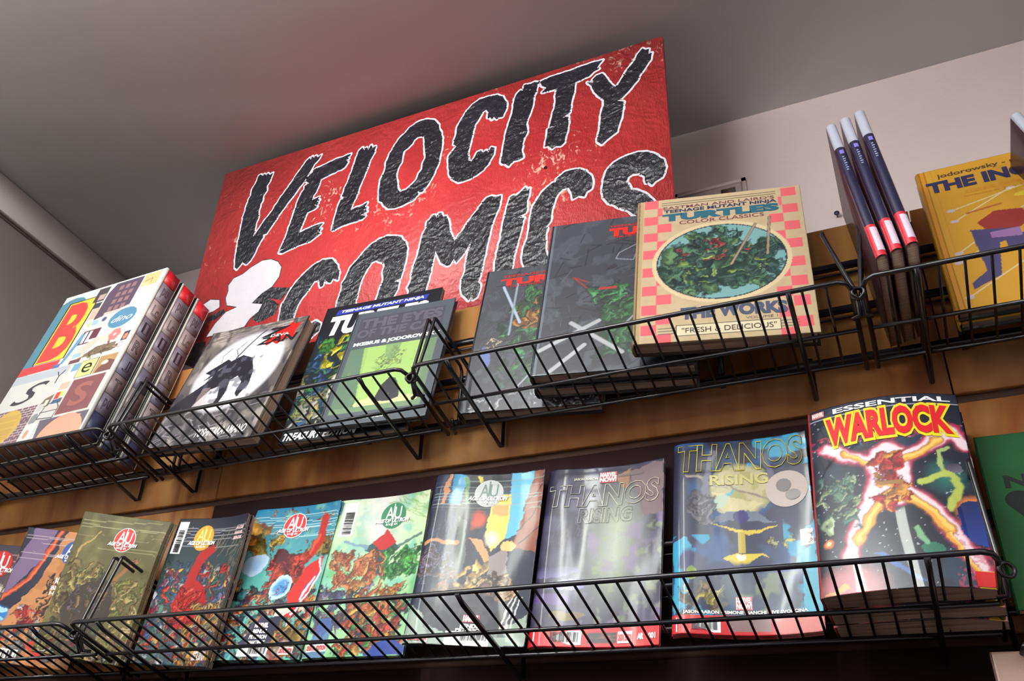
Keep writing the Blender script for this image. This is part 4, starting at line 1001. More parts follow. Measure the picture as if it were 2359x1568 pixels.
badge(bk, zf_ol, .56, .83, .115, (196, 56, 54))
rear_copies(bk, 3, .0042, ['second copy of the olive comic, right behind the front one', 'third copy of the olive comic in its pile', 'last copy of the olive comic against the rails'], 'copies of the olive comic', 11); bk['group'] = 'copies of the olive comic'

# orange and blue comic
zf_bl = curl(-.003, .001, 0, .002, -.006)
a = Art(W_, .232, (196, 134, 84)); a.wf = .35; a.blotch(10, .5, (176, 112, 66), 111, .7, .1)
a.poly([(-.01, .3), (.0, 1.01), (.46, 1.01), (.40, .80), (.34, .60), (.14, .38)], (28, 34, 56)); a.poly([(-.01, .62), (.10, 1.01), (.34, 1.01), (.28, .78), (.14, .60), (.0, .46)], (120, 96, 134))
a.line([(.40, 1.0), (.30, .78), (.22, .62), (.0, .44)], .03, (190, 70, 46)); a.line([(.40, 1.0), (.31, .78), (.23, .62), (.0, .44)], .012, (226, 110, 60))
a.ell(.04, .34, .12, .09, (40, 120, 190), soft=.3); a.ell(.05, .37, .07, .025, (170, 214, 240)); a.ell(.05, .31, .06, .02, (150, 200, 236)); a.ell(.62, .22, .10, .06, (60, 150, 214)); a.ell(.62, .22, .05, .02, (236, 244, 250))
for k in range(9): a.crowd(.42 + .05*k, .36, .46 + .05*k, .66, [(54, 40, 42), (40, 30, 34)], 5, .03, .07, 112 + k, (40, 28, 28), (60, 95), (.15, .3))
a.crowd(.22, .24, .50, .42, [(196, 36, 32), (160, 30, 30), (190, 180, 176)], 24, .03, .08, 113); a.crowd(0, .06, 1, .24, [(190, 190, 196), (200, 60, 44), (120, 110, 110), (90, 90, 96)], 50, .03, .08, 114)
a.poly([(.40, .16), (.52, .18), (.70, .06), (.60, .04)], (196, 60, 44)); circuits(a, 2, (190, 180, 180)); a.bars(.05, .02, .40, .10, 4)
bk = comic('comic with orange cover, dark blue swoosh and a blue round badge', -1.3220, .8987, -1, 5.3, 18.6, W_, .232, a, zf_bl)
badge(bk, zf_bl, .60, .84, .12, (36, 78, 150), (60, 96, 160))
letter(bk, 'MARVEL', .52, .60, .72, .64, (236, 230, 230), zf_bl, bold=.05); letter(bk, 'BENDIS', .50, .55, .74, .58, (226, 220, 214), zf_bl, bold=.03, lift=.0006); letter(bk, 'HITCH', .50, .51, .74, .54, (226, 220, 214), zf_bl, bold=.03, lift=.0006)
rear_copies(bk, 2, .0042, ['second copy of the orange and blue comic, right behind it', 'third copy of the orange and blue comic, against the rails'], 'copies of the orange and blue comic', 12); bk['group'] = 'copies of the orange and blue comic'

# leftmost comic
a = Art(W_, .229, (150, 120, 110), .002); a.wf = .35; a.grad((120, 100, 100), (56, 54, 70), a=.3); a.crowd(0, 0, 1, .7, [(190, 160, 140), (160, 70, 60), (120, 110, 120), (200, 186, 170)], 140, .03, .09, 121); circuits(a, 3, (190, 150, 150))
bk = comic('leftmost comic in the bottom row, cut by the picture edge, with a red round badge', -1.5261, .9026, -4, 3.6, 19.1, W_, .229, a, zf_bl)
badge(bk, zf_bl, .80, .84, .14, (196, 44, 44), (150, 40, 40))

# dark crowd comic with yellow badge
zf_yl = curl(-.008, .001, .004, .006, .006)
a = Art(W_, .240, (44, 46, 62)); a.wf = .35; a.grad((60, 90, 90), (34, 34, 50), a=.3)
circuits(a, 4, (170, 170, 180), .80, .96); a.hatch(26, (140, 124, 96), 131, .5, 1, .5, .8, .25, .006, 60, 20)
PAL = [(170, 40, 38), (190, 60, 44), (90, 104, 140), (60, 80, 120), (170, 170, 176), (70, 120, 110), (150, 60, 100), (196, 150, 60)]
a.crowd(0, .0, 1, .66, PAL, 330, .02, .07, 132, (26, 26, 38)); a.poly([(.24, .38), (.34, .56), (.40, .74), (.56, .82), (.60, .76), (.48, .66), (.46, .56), (.62, .52), (.70, .42), (.56, .26), (.40, .22)], (170, 36, 36)); a.crowd(.26, .24, .66, .52, [(196, 50, 40), (150, 30, 34), (210, 80, 56)], 40, .03, .07, 133, (60, 20, 26))
a.crowd(.55, .0, 1, .40, [(200, 150, 70), (176, 120, 60), (186, 170, 130)], 90, .02, .06, 134)
bk = comic('comic with a dark crowded cover, upright barcode and yellow round badge', -1.0335, .9292, 3.3, 4.8, -3.0, W_, .240, a, zf_yl)
badge(bk, zf_yl, .40, .855, .12, (214, 156, 46), (190, 140, 60), (240, 214, 130))
q = bk
def barcode(bk, zf, u0, v0, u1, v1, seed, vertical, n=22):
    sticker(bk, [(u0, v0), (u1, v0), (u1, v1), (u0, v1)], (222, 222, 222), zf, .0005, 'barcode_label')
    r = random.Random(seed); mb = MB(); w, h = bk['w'], bk['h']
    def quad(a, b, c, d):
        i = len(mb.v); Z = float(zf(np.array([(a+c)/2]), np.array([(b+d)/2]))[0]) + .0011
        mb.v.extend([(a*w, b*h, Z), (c*w, b*h, Z), (c*w, d*h, Z), (a*w, d*h, Z)]); mb.f.append((i, i+1, i+2, i+3))
    for k in range(n):
        t = k/n; d = r.choice((.3, .6, .8))/n
        if vertical: quad(u0 + (u1-u0)*(.36 + .58*t), v0 + (v1-v0)*.18, u0 + (u1-u0)*(.36 + .58*(t+d)), v1 - (v1-v0)*.12)
        else: quad(u0 + (u1-u0)*.2, v0 + (v1-v0)*(.05 + .68*t), u1 - (u1-u0)*.16, v0 + (v1-v0)*(.05 + .68*(t+d)))
    mb.build('barcode', ink((38, 38, 44)), face(bk))
barcode(bk, zf_yl, .03, .74, .15, .975, 5, False)
letter(bk, 'DIGITAL EDITION', .78, .04, .96, .09, (226, 210, 206), zf_yl, bold=.05, lift=.0008)
for k in range(3): letter(bk, ('AGE', 'MARVEL', 'BENDIS')[k], .84, .90 - .035*k, .97, .92 - .035*k, (222, 190, 190), zf_yl, bold=.05, shear=.2, lift=.0007)
rear_copies(bk, 3, .0045, ['second copy of the dark crowded comic, right behind the front one', 'third copy of the dark crowded comic in its pile', 'last copy of the dark crowded comic against the rails'], 'copies of the dark crowded comic', 14); bk['group'] = 'copies of the dark crowded comic'

# turquoise comic with red badge
zf_tq = curl(-.004, .002, .003, .005, .008)
a = Art(.175, .259, (60, 150, 160)); a.wf = .35; a.grad((96, 176, 160), (26, 120, 160), a=.4); a.blotch(7, .55, (120, 190, 176), 141, .6, .2)
a.crowd(0, .55, 1, 1, [(150, 100, 40), (170, 120, 44), (100, 64, 40)], 60, .012, .03, 142, (60, 30, 30), (0, 80), (.5, .9)); circuits(a, 5, (190, 226, 230))
a.crowd(-.02, .68, .20, .88, [(226, 160, 40), (210, 120, 36), (150, 130, 50)], 18, .05, .11, 143, (90, 50, 30), (30, 70), (.5, .8)); a.crowd(.3, .70, .46, .82, [(190, 150, 50)], 5, .04, .06, 144)
a.crowd(.72, .66, .98, .78, [(140, 116, 50), (120, 100, 46)], 6, .08, .12, 145); a.line([(.52, .60), (.78, .64), (.86, .76), (.86, .90)], .06, (180, 34, 32)); a.line([(.52, .62), (.78, .66), (.84, .78)], .02, (224, 80, 50))
a.crowd(.38, .50, .76, .68, [(196, 40, 34), (214, 70, 44), (150, 28, 34), (100, 20, 30)], 40, .05, .12, 146, (50, 16, 26)); a.ell(.47, .66, .075, .07, (74, 24, 34)); 
a.crowd(0, .0, 1, .46, [(206, 130, 50), (180, 100, 40), (40, 60, 90), (30, 50, 60), (200, 170, 150), (160, 40, 40), (60, 120, 130)], 260, .03, .09, 147, (26, 26, 40))
a.ell(.20, .60, .135, .10, (180, 204, 226), 20); a.ell(.20, .60, .11, .08, (150, 186, 220), 20, soft=.6); a.ell(.56, .455, .125, .115, (190, 226, 240), 20); a.ell(.56, .455, .112, .102, (70, 150, 206), 20, soft=.4); a.crowd(.50, .42, .62, .50, [(210, 214, 230), (150, 110, 150), (40, 90, 150)], 12, .015, .03, 148, (60, 110, 170))
a.poly([(.66, .38), (.80, .58), (.94, .64), (.97, .56), (.90, .40), (.76, .26), (.66, .26)], (206, 40, 40)); a.line([(.92, .62), (.96, .54), (.88, .38), (.76, .28)], .012, (236, 226, 230)); a.poly([(.80, .34), (.90, .46), (.92, .54), (.84, .44)], (60, 70, 160)); a.line([(.82, .36), (.90, .50)], .014, (230, 232, 240))
a.poly([(.56, .30), (.72, .34), (.76, .30), (.66, .24), (.58, .25)], (226, 214, 196)); a.poly([(.30, .10), (.44, .26), (.68, .26), (.70, .14), (.50, .08)], (28, 32, 64)); a.crowd(.64, .10, .92, .20, [(176, 136, 56)], 8, .06, .10, 149)
a.bars(.34, .025, .64, .085, 6)
bk = comic('comic with turquoise cover, red round badge and tumbling gold shapes', -.9003, .9330, 10.5, 1.6, 3.4, .175, .259, a, zf_tq)
badge(bk, zf_tq, .51, .865, .12, (206, 40, 48)); barcode(bk, zf_tq, .33, .022, .64, .088, 7, True)
letter(bk, 'MARVEL', .42, .20, .56, .225, (236, 200, 206), zf_tq, bold=.08, lift=.0008); letter(bk, 'BENDIS', .42, .165, .56, .187, (232, 228, 226), zf_tq, bold=.05, lift=.0008); letter(bk, 'PETERSON', .40, .13, .58, .152, (232, 228, 226), zf_tq, bold=.05, lift=.0008); letter(bk, 'MARTINEZ', .41, .097, .58, .117, (232, 228, 226), zf_tq, bold=.05, lift=.0008)
sticker(bk, [(.76, .03), (.91, .03), (.91, .075), (.76, .075)], (222, 206, 206), zf_tq, .0006, 'edition_label'); letter(bk, 'DIGITAL EDITION', .77, .04, .90, .066, (190, 40, 50), zf_tq, bold=.04, lift=.0012)
rear_copies(bk, 2, .0042, ['second copy of the turquoise comic, right behind the front one', 'last copy of the turquoise comic against the rails'], 'copies of the turquoise comic', 15); bk['group'] = 'copies of the turquoise comic'

# pale green comic
zf_gr = curl(-.005, .003, .003, .008, .006)
a = Art(.172, .262, (176, 206, 150)); a.wf = .35; a.grad((150, 200, 150), (206, 222, 186), a=.3); a.blotch(5, .52, (90, 170, 110), 151, .8, .2); a.blotch(9, .58, (110, 190, 170), 152, .7, .15); a.mixin(np.clip(1 - np.abs(a.U - .5)/.34, 0, 1)*np.clip((a.V - .5)/.3, 0, 1)*.8, (226, 220, 224))
a.hatch(30, (120, 160, 60), 153, .6, 1, .8, 1, .2, .005, 150, 20)
a.poly([(.40, .66), (.58, .75), (.76, .66), (.66, .60), (.62, .50), (.54, .50), (.50, .60)], (40, 84, 84)); a.poly([(.46, .70), (.58, .77), (.70, .70), (.60, .64), (.52, .65)], (190, 40, 46)); a.line([(.16, .70), (.42, .67)], .016, (120, 150, 170)); a.line([(.74, .67), (.96, .73)], .018, (90, 120, 110))
a.crowd(.60, .48, 1, .66, [(40, 140, 56), (30, 110, 48), (80, 170, 80)], 46, .03, .08, 154, (20, 50, 34)); a.crowd(.08, .44, .60, .62, [(190, 110, 66), (166, 84, 54), (206, 136, 84)], 60, .03, .08, 155, (80, 40, 34))
a.crowd(.0, .16, .50, .42, [(86, 90, 130), (60, 64, 100), (176, 90, 60), (120, 110, 130)], 80, .03, .08, 156, (34, 34, 50)); a.crowd(.34, .02, .92, .40, [(196, 96, 40), (170, 50, 36), (50, 52, 60), (206, 150, 60), (60, 130, 60)], 150, .03, .09, 157, (40, 26, 26))
a.poly([(.0, .0), (.10, .22), (.20, .24), (.24, .0)], (50, 90, 160), .8); a.poly([(.62, .0), (.70, .08), (.88, .10), (1, .05), (1, 0)], (30, 60, 150))
bk = comic('comic with a pale green cover, upright barcode and green round badge', -.7432, .9400, 10, .3, 4.5, .168, .260, a, zf_gr)
badge(bk, zf_gr, .62, .865, .125, (44, 124, 84), (60, 130, 96), (220, 226, 214)); barcode(bk, zf_gr, .07, .745, .22, .975, 8, False)
sticker(bk, [(.03, .035), (.24, .035), (.24, .08), (.03, .08)], (222, 206, 206), zf_gr, .0006, 'edition_label'); letter(bk, 'DIGITAL EDITION', .04, .045, .23, .07, (190, 40, 50), zf_gr, bold=.04, lift=.0012)
rear_copies(bk, 1, .0042, ['second copy of the pale green comic, right behind the front one'], 'copies of the pale green comic', 16); bk['group'] = 'copies of the pale green comic'

# tall dark city comic with silver badge
zf_sv = curl(-.007, .010, .006, .006, .006, .05)
a = Art(.176, .265, (40, 44, 66)); a.wf = .35; a.grad((34, 40, 60), (44, 48, 70))
a.hatch(60, (20, 22, 34), 161, 0, .45, .2, .9, .3, .010, 92, 5); a.hatch(36, (70, 96, 140), 162, 0, .5, .2, .95, .22, .004, 90, 5)
a.poly([(.16, 1), (.28, 1), (.30, .80), (.16, .80)], (70, 150, 190)); a.poly([(.70, 1), (.92, 1), (.84, .62), (.72, .60)], (96, 180, 214)); a.poly([(.92, 1), (1, 1), (1, .5), (.80, .54), (.86, .80)], (140, 76, 58)); a.poly([(.12, 1), (.15, 1), (.13, .80), (.10, .80)], (190, 130, 90))
for p_, q_ in (((.84, .76), (1, .92)), ((.82, .64), (1, .80)), ((.84, .56), (1, .66))): a.line([p_, q_], .006, (44, 30, 40))
a.poly([(.26, .78), (.30, 1), (.66, 1), (.62, .90), (.50, .80), (.42, .40), (.36, .30), (.30, .50)], (34, 34, 44)); a.poly([(.27, .74), (.36, .70), (.40, .40), (.34, .32)], (84, 92, 84)); a.line([(.28, .98), (.34, .82)], .02, (90, 140, 80)); a.poly([(.38, .99), (.44, .99), (.44, .92)], (214, 200, 70))
a.ell(.46, .715, .085, .10, (222, 90, 40), 0, soft=.5, shade=(170, 50, 30)); a.poly([(.40, .60), (.50, .59), (.66, .44), (.60, .42), (.52, .50)], (214, 150, 96)); a.poly([(.54, .88), (.72, .87), (.72, .60), (.60, .53), (.54, .60)], (222, 200, 90)); a.ell(.60, .60, .085, .085, (240, 228, 200), soft=.8); a.poly([(.56, .80), (.70, .80), (.70, .74), (.56, .74)], (222, 160, 90))
a.crowd(.36, .28, .60, .46, [(230, 190, 110), (240, 220, 160), (200, 160, 90)], 12, .05, .09, 163, (90, 84, 70), (30, 60), (.4, .6)); a.poly([(.58, .50), (.74, .54), (.78, .40), (.62, .36)], (140, 130, 130)); a.ell(.76, .555, .06, .05, (214, 184, 110)); a.crowd(.54, .26, .84, .38, [(206, 170, 130), (90, 70, 60), (190, 150, 110)], 14, .05, .09, 164)
a.line([(.02, .56), (.14, .58), (.32, .57)], .018, (196, 140, 96)); a.crowd(.0, .36, .26, .50, [(60, 44, 44), (90, 60, 48)], 18, .05, .09, 165, (120, 120, 150)); a.crowd(.18, .28, .32, .42, [(170, 120, 84), (120, 80, 56), (60, 40, 40)], 16, .02, .05, 166)
a.poly([(0, .0), (0, .20), (.30, .12), (.66, .06), (1, .16), (1, 0)], (150, 166, 154)); a.poly([(.10, .20), (.34, .30), (.70, .26), (.86, .12), (.60, .02), (.40, .06), (.16, .10)], (36, 36, 48)); a.blotch(9, .55, (60, 60, 74), 167, .7, .1, mask=a.box(.1, .05, .85, .32))
for k in range(3): a.line([(.84 + .04*k, .26), (.78 + .04*k, .08)], .008, (206, 206, 200))
circuits(a, 6, (150, 170, 160))
bk = comic('comic with a dark blue city cover, orange and yellow shapes and a silver round badge', -.5790, .9145, 10.1, 3.3, 11.2, .176, .265, a, zf_sv)
badge(bk, zf_sv, .51, .875, .12, (176, 180, 180), (190, 192, 192), (96, 120, 110)); barcode(bk, zf_sv, .35, .0, .71, .075, 9, True)
sticker(bk, [(.47, .125), (.605, .125), (.605, .165), (.47, .165)], (190, 40, 50), zf_sv, .0006, 'publisher_label'); letter(bk, 'MARVEL', .475, .13, .60, .16, (236, 226, 226), zf_sv, bold=.06, lift=.0012)
letter(bk, 'BENDIS', .46, .095, .62, .115, (232, 230, 230), zf_sv, bold=.05, lift=.0008); letter(bk, 'PETERSON', .43, .077, .66, .09, (232, 230, 230), zf_sv, bold=.05, lift=.0012)
sticker(bk, [(.04, .01), (.22, .01), (.22, .05), (.04, .05)], (222, 206, 206), zf_sv, .0006, 'edition_label'); letter(bk, 'DIGITAL EDITION', .05, .018, .21, .042, (190, 40, 50), zf_sv, bold=.04, lift=.0012)

# grey-violet comic with hollow white title
zf_tg = curl(-.008, .012, .004, .002, .003, .05)
a = Art(.178, .266, (56, 52, 72)); a.wf = .35; a.grad((60, 56, 78), (44, 42, 62)); a.blotch(6, .5, (90, 86, 116), 171, .6, .2)
a.mixin(np.clip(1 - np.abs(a.U - .62 - .1*(a.V - .5))/.30, 0, 1)*np.clip((.95 - a.V)/.3, 0, 1)*np.clip((a.V - .15)/.3, 0, 1)*.95, (176, 184, 168)); a.blotch(8, .55, (150, 130, 170), 172, .5, .15, mask=a.box(.4, .1, 1, .7)); a.blotch(14, .62, (150, 166, 120), 173, .4, .12, mask=a.box(.45, .1, 1, .65))
a.poly([(.70, .96), (1, 1), (1, .70), (.86, .68)], (120, 100, 106)); a.poly([(.56, .92), (.72, .98), (.70, .86)], (150, 110, 80))
a.ell(.16, .39, .18, .05, (110, 104, 150), 5, shade=(60, 56, 90)); a.ell(.24, .32, .16, .035, (130, 126, 170)); a.ell(.14, .24, .16, .05, (96, 76, 130)); a.ell(.28, .16, .14, .035, (120, 104, 60)); a.hatch(20, (96, 92, 110), 174, .1, .4, .5, .7, .1, .004, 90, 6)
a.rect(0, 0, 1, .095, (206, 36, 48)); a.rect(.46, .02, .68, .075, (70, 60, 64)); a.hatch(26, (150, 90, 80), 175, .47, .66, .03, .07, .05, .003, 0, 20)
bk = comic('comic with a grey-violet cover, hollow white title and red bottom strip', -.4234, .9350, 11, 2.2, 3.5, .178, .266, a, zf_tg)
letter(bk, 'THANOS', .05, .765, .95, .885, (214, 210, 190), zf_tg, bold=.035, outline=.011, shear=.08, lift=.0012); letter(bk, 'RISING', .31, .665, .74, .745, (206, 202, 184), zf_tg, bold=.035, outline=.011, shear=.08, lift=.0012)
sticker(bk, [(.455, .90), (.60, .90), (.60, .965), (.455, .965)], (196, 60, 66), zf_tg, .0006, 'publisher_label'); letter(bk, 'MARVEL', .46, .935, .595, .96, (240, 226, 226), zf_tg, bold=.05, lift=.0012); letter(bk, 'NOW!', .46, .905, .595, .93, (240, 226, 226), zf_tg, bold=.05, lift=.0012)
letter(bk, 'JASON AARON', .24, .918, .44, .935, (206, 200, 190), zf_tg, bold=.03, lift=.0008); letter(bk, 'SIMONE BIANCHI', .61, .93, .82, .945, (120, 110, 110), zf_tg, bold=.03, lift=.0008)
barcode(bk, zf_tg, .05, .012, .42, .082, 10, True)
sticker(bk, [(.69, .018), (.80, .018), (.80, .076), (.69, .076)], (226, 210, 206), zf_tg, .0006, 'edition_label'); letter(bk, 'DIGITAL EDITION', .695, .03, .795, .06, (190, 40, 50), zf_tg, bold=.04, lift=.0012); letter(bk, 'AR', .84, .035, .88, .06, (236, 226, 226), zf_tg, bold=.08, lift=.0008); letter(bk, '001', .92, .035, .97, .06, (236, 226, 226), zf_tg, bold=.05, lift=.0008)
rear_copies(bk, 1, .0042, ['second copy of the grey-violet comic, right behind the front one'], 'copies of the grey-violet comic', 17); bk['group'] = 'copies of the grey-violet comic'

# blue cosmic comic with hollow yellow title
zf_tb = curl(-.006, .010, .006, -.004, .004, .05)
a = Art(.176, .270, (38, 40, 66)); a.wf = .35; a.grad((52, 56, 88), (36, 36, 58)); a.blotch(5, .55, (40, 90, 150), 181, .7, .2); a.blotch(8, .56, (40, 150, 190), 182, .9, .06, mask=np.clip(a.box(.0, .0, .28, .48) + a.box(.78, .0, 1, .70) + a.box(.55, .82, 1, 1), 0, 1))
a.poly([(0, .10), (.10, .14), (.16, .40), (.10, .46), (0, .44)], (60, 160, 196), .9); a.poly([(.88, .0), (1, .0), (1, .42), (.90, .36)], (70, 170, 196), .9)
a.ell(.50, .72, .24, .23, (176, 170, 130), soft=.15); a.blotch(12, .5, (150, 150, 84), 183, .7, .1, mask=(((a.U-.5)/.24)**2 + (((a.V-.72)*a.asp)/.23)**2 < 1)*1.); a.poly([(.30, .68), (.42, .70), (.48, .74), (.40, .64), (.30, .60)], (70, 160, 190)); a.poly([(.28, .72), (.50, .66), (.66, .64), (.46, .56), (.32, .60)], (206, 196, 150), .6)
a.line([(.10, .81), (.72, .66)], .010, (130, 120, 110)); a.line([(.10, .805), (.40, .72)], .006, (150, 140, 130))
a.line([(.22, .58), (.24, .76), (.30, .93)], .032, (100, 100, 124)); a.line([(.74, .76), (.68, .90)], .028, (90, 88, 110)); a.crowd(.16, .56, .30, .68, [(100, 96, 112), (84, 78, 92)], 12, .05, .08, 184)
a.poly([(.28, .545), (.40, .60), (.60, .60), (.74, .53), (.62, .545), (.42, .55)], (100, 108, 130)); a.poly([(.28, .545), (.52, .50), (.76, .52), (.54, .475)], (206, 180, 60)); a.rect(.47, .38, .52, .49, (180, 160, 60)); a.poly([(.36, .365), (.50, .39), (.66, .365), (.54, .33), (.46, .33)], (206, 184, 60)); a.ell(.50, .37, .04, .025, (240, 236, 200)); a.ell(.49, .57, .055, .05, (50, 44, 110))
a.ell(.44, .30, .26, .08, (40, 44, 90), soft=.4); a.ell(.76, .27, .18, .09, (96, 110, 150), soft=.6); a.ell(.13, .34, .09, .13, (60, 60, 100), soft=.3); a.ell(.14, .29, .045, .055, (120, 140, 60)); a.crowd(.72, .38, .86, .46, [(170, 170, 70), (200, 200, 150)], 5, .03, .05, 185)
a.crowd(.06, .10, .34, .24, [(170, 160, 70), (206, 200, 150), (110, 90, 60)], 10, .05, .08, 186, (30, 30, 50)); a.poly([(.30, .05), (.34, .28), (.86, .28), (.90, .06)], (90, 104, 116), .6); a.blotch(9, .5, (150, 160, 120), 187, .5, .1, mask=a.box(.3, .10, .86, .28))
a.rect(.90, .40, .985, .48, (206, 200, 190)); a.crowd(.92, .41, .97, .47, [(40, 40, 50)], 8, .008, .016, 188)
a.rect(0, 0, 1, .085, (206, 40, 50)); a.rect(.38, .015, .66, .07, (90, 130, 130), .7); a.rect(.69, .0, 1, .08, (214, 160, 150), .5)
bk = comic('comic with a blue cosmic cover, hollow yellow title and a pale round sticker', -.2471, .9229, 11.1, 2.1, 6, .176, .270, a, zf_tb)
letter(bk, 'THANOS', .045, .83, .955, .975, (196, 186, 60), zf_tb, bold=.035, outline=.011, shear=.08, lift=.0012); letter(bk, 'RISING', .28, .745, .70, .80, (176, 170, 96), zf_tb, bold=.02, lift=.0009)
sticker(bk, disc(bk, .83, .70, .15), (160, 148, 142), zf_tb, .0006, 'round_sticker'); sticker(bk, [(x, y) for x, y in disc(bk, .81, .72, .055, 12)], (96, 90, 92), zf_tb, .0011, 'sticker_print'); sticker(bk, [(x, y) for x, y in disc(bk, .87, .665, .055, 9, .045)], (120, 114, 112), zf_tb, .0013, 'sticker_print')
sticker(bk, [(.435, .11), (.545, .11), (.545, .17), (.435, .17)], (206, 110, 110), zf_tb, .0006, 'publisher_label'); letter(bk, 'MARVEL', .44, .142, .54, .165, (240, 220, 220), zf_tb, bold=.05, lift=.0012); letter(bk, 'NOW!', .44, .115, .54, .138, (240, 220, 220), zf_tb, bold=.05, lift=.0012)
letter(bk, 'JASON AARON • SIMONE BIANCHI • IVE SVORCINA', .08, .088, .90, .106, (226, 222, 220), zf_tb, bold=.04, lift=.0009)
barcode(bk, zf_tb, .03, .01, .33, .075, 11, True)
rear_copies(bk, 2, .0042, ['second copy of the blue cosmic comic, right behind the front one', 'last copy of the blue cosmic comic against the rails'], 'copies of the blue cosmic comic', 18); bk['group'] = 'copies of the blue cosmic comic'

# thick paperback with red title
zf_wk = curl(.010, .003, -.008, -.003, -.002, .05)
a = Art(.172, .257, (26, 30, 46)); a.wf = .35; a.blotch(5, .56, (34, 60, 84), 191, .6, .2); a.blotch(60, .80, (190, 196, 210), 192, .8, .02)
for c_, w_, col in ((0, .075, (150, 50, 80)), (1, .06, (206, 90, 120)), (2, .048, (236, 214, 222))):
    for pts in ([(.12, .74), (.30, .66), (.42, .64), (.52, .70), (.62, .64), (.78, .70), (.92, .78), (.98, .70)], [(.44, .56), (.36, .42), (.26, .28), (.20, .16)], [(.58, .46), (.70, .40), (.80, .28), (.92, .12), (.96, .0)], [(.42, .60), (.48, .42), (.56, .42), (.60, .60)]):
        a.line(pts, w_, col, .95)
a.blotch(34, .55, (196, 40, 90), 193, .5, .03, mask=np.clip(a.box(.0, .60, 1, .82)*(a.V > .74) + a.box(.55, 0, 1, .3)*(a.U > .8), 0, 1))
for pts, w_ in (([(.22, .70), (.34, .64), (.44, .62)], .034), ([(.60, .62), (.72, .66), (.84, .73)], .034), ([(.48, .45), (.36, .34), (.26, .24)], .046), ([(.56, .45), (.70, .36), (.80, .26)], .046), ([(.80, .24), (.88, .12), (.96, .02)], .026)):
    a.line(pts, w_, (120, 70, 30)); a.line(pts, w_*.8, (226, 160, 64)); a.line([(x+.008, y+.006) for x, y in pts], w_*.35, (240, 196, 100))
a.crowd(.42, .40, .62, .66, [(186, 32, 40), (206, 60, 44), (226, 150, 60)], 16, .05, .10, 195, (90, 30, 30)); a.rect(.44, .495, .59, .515, (150, 110, 60));
a.crowd(.04, .34, .30, .58, [(90, 130, 110), (60, 100, 90), (150, 170, 130)], 30, .03, .07, 194, (30, 60, 60)); a.ell(.84, .52, .13, .16, (46, 120, 110), soft=.8, al=.8)
a.line([(.70, .50), (.86, .54), (.90, .46), (.84, .36)], .028, (176, 190, 90)); a.line([(.84, .56), (.83, .66), (.88, .68)], .016, (160, 180, 110))
a.ell(.90, .57, .045, .042, (110, 106, 124), shade=(60, 56, 70)); a.ell(1.0, .33, .155, .17, (236, 140, 70), soft=.3); a.ell(1.0, .30, .145, .165, (30, 60, 150), shade=(20, 34, 90)); a.ell(.08, .24, .045, .045, (226, 120, 60), soft=.4); a.ell(.08, .24, .018, .02, (240, 220, 160))
a.ell(.20, .03, .26, .18, (170, 90, 96), soft=.5); a.poly([(.34, .17), (.60, .02), (.64, .02), (.40, .17)], (50, 96, 160)); a.ell(.70, .16, .06, .06, (40, 110, 90)); a.line([(.62, .26), (.68, .20)], .02, (120, 170, 130)); a.poly([(.04, .0), (.20, .02), (.16, .05)], (220, 150, 70))
a.rect(.0, .935, 1, .941, (176, 180, 196)); a.rect(0, .941, 1, 1, (36, 40, 58)); a.rect(.90, .0, .99, .075, (214, 170, 50)); a.rect(0, 0, .012, 1, (150, 60, 60))
M = pose(-.0870, .8777, tray_z(.8777, 1), 16.9, .8, -4.3)
bk = book('thick_paperback', 'thick glossy paperback with a red and yellow title over a pink star-shaped glow', 'book', M, .172, .261, .026, a, 'soft', (170, 40, 50), 'v', zf_wk)
letter(bk, 'ESSENTIAL', .19, .950, .95, .979, (222, 222, 226), zf_wk, bold=.03, lift=.0008)
letter(bk, 'WARLOCK', .14, .765, .92, .912, (214, 196, 40), zf_wk, bold=.13, shear=.0, lift=.0008, arc=.006); letter(bk, 'WARLOCK', .14, .765, .92, .912, (204, 30, 40), zf_wk, bold=.05, lift=.0014, arc=.006)
letter(bk, '1', .925, .012, .965, .065, (196, 40, 40), zf_wk, bold=.08, lift=.0008)
sticker(bk, [(.03, .95), (.12, .95), (.12, .985), (.03, .985)], (206, 120, 120), zf_wk, .0006, 'publisher_label'); letter(bk, 'MARVEL', .035, .956, .115, .978, (240, 220, 220), zf_wk, bold=.05, lift=.0012)
rear_copies(bk, 2, .0285, ['second copy of the thick glossy paperback, right behind the front one', 'last copy of the thick glossy paperback against the rails'], 'copies of the thick glossy paperback', 19); bk['group'] = 'copies of the thick glossy paperback'
for o in list(scene.collection.objects):
    if o.name.startswith('thick_paperback.') and o.parent is None: o.matrix_world.translation.z -= .003

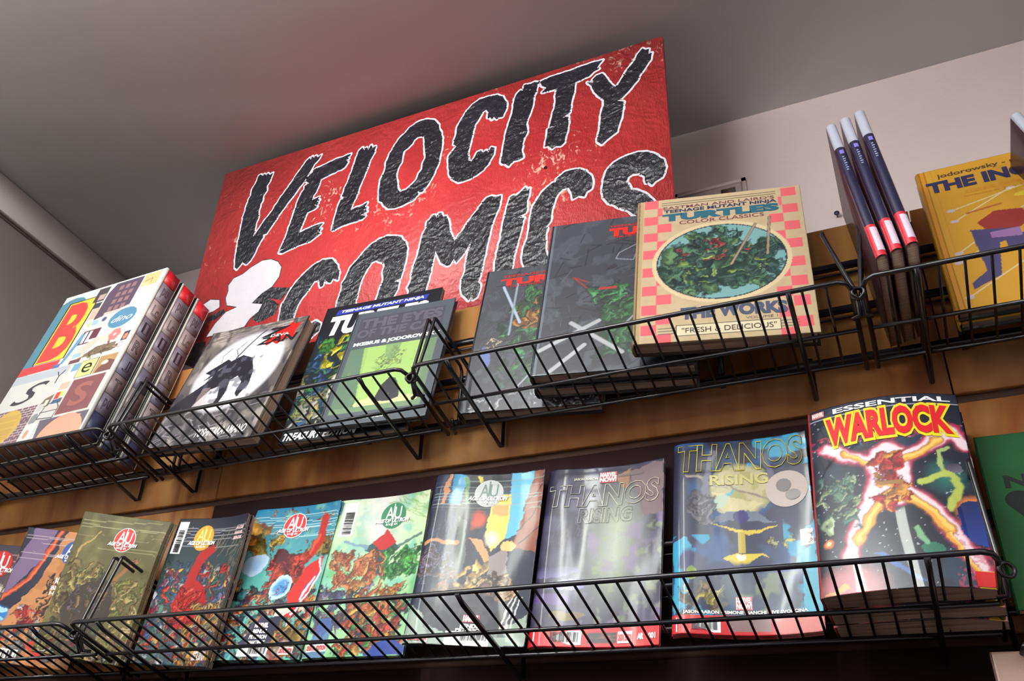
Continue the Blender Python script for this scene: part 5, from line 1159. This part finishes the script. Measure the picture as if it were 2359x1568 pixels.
# green magazine at the right edge
zf_gm = curl(.0, .0, 0, 0, .0)
a = Art(.172, .250, (20, 78, 34), .002); a.wf = .35; a.blotch(4, .5, (24, 90, 40), 201, .6, .3)
a.rect(.40, .0, .80, .04, (24, 24, 30))
M = pose(.0796, .9250, tray_z(.925, 1) + .004, 15.5, 1.1, -.7)
bk = book('green_catalogue', 'plain green catalogue with black lettering and slanted black capsules at the right edge', 'magazine', M, .172, .226, .010, a, 'soft', (24, 74, 36), 'm')
letter(bk, 'Nov', .12, .665, .46, .735, (26, 30, 30), bold=.04, finish='m')
def capsule(u0, v0, u1, v1, r):
    asp = .256/.172; dx, dy = u1-u0, (v1-v0)*asp; L = math.hypot(dx, dy); an = math.atan2(dy, dx); pts = []
    for k in range(9): t = an - math.pi/2 + math.pi*k/8; pts.append((u1 + r*math.cos(t), v1 + r*math.sin(t)/asp))
    for k in range(9): t = an + math.pi/2 + math.pi*k/8; pts.append((u0 + r*math.cos(t), v0 + r*math.sin(t)/asp))
    return pts
for k in range(3): sticker(bk, capsule(.17 + .19*k, .59, .29 + .19*k, .47, .08), (22, 24, 26), name='printed_capsule', finish='m')
sticker(bk, capsule(.33, .10, .43, .02, .12), (22, 24, 26), name='printed_capsule', finish='m')
# low ledge and the books under the green catalogue
lg = thing('wire_pocket', 'small black wire pocket holding the green catalogue at the right edge', 'basket', mtx=Matrix.Translation(P(.2, .94, .17)))
for y, z in ((.90, .165), (.955, .165)): child(MB().tube([P(.076, y, z - .010), P(.52, y, z - .010)], .003, 8).build('floor_rail', WIRE), lg)
for k in range(14):
    x = .080 + .033*k; child(MB().tube([P(x, .89, .1565), P(x, .988, .1565)], .0016, 6).build('floor_wire', WIRE), lg)
for x in (.076, .52): child(MB().tube([P(x, .90, .155), P(x, .986, .155), P(x, .986, .28)], .003, 8).build('end_bar', WIRE), lg)
a = Art(.20, .25, (186, 150, 132), .003); a.ell(.42, .75, .30, .22, (50, 46, 84)); a.ell(.60, .92, .20, .14, (34, 30, 40)); a.ell(.25, .4, .3, .3, (120, 90, 100))
M = pose(.050, .90, -.062, 10, 0, 0)
bk = book('rose_book', 'pinkish-brown book with a dark round print in the bottom right corner', 'book', M, .20, .25, .015, a, 'soft', (120, 90, 80), 's')
a = Art(.18, .25, (190, 200, 196), .003); a.rect(0, .9, 1, 1, (206, 214, 210)); a.ell(.5, .5, .3, .3, (90, 110, 110))
M = pose(-1.05, .88, -.105, 10, 0, 0)
bk = book('pale_book', 'pale book peeking up at the bottom edge below the olive comic', 'book', M, .18, .25, .015, a, 'soft', (150, 150, 150), 's')
rl = thing('lower_ledge', 'dark ledge under the bottom picture edge carrying the lowest books', 'shelf', mtx=Matrix.Translation(P(-.5, .92, -.30)))
mb = MB(); mb.box(*bx((-1.70, .80, -.312), (1.1, .996, -.302))); child(mb.build('shelf_board', WIRE), rl)
mb = MB(); mb.box(*bx((-1.70, .79, -.312), (1.1, .7995, -.27))); child(mb.build('front_lip', WIRE), rl)
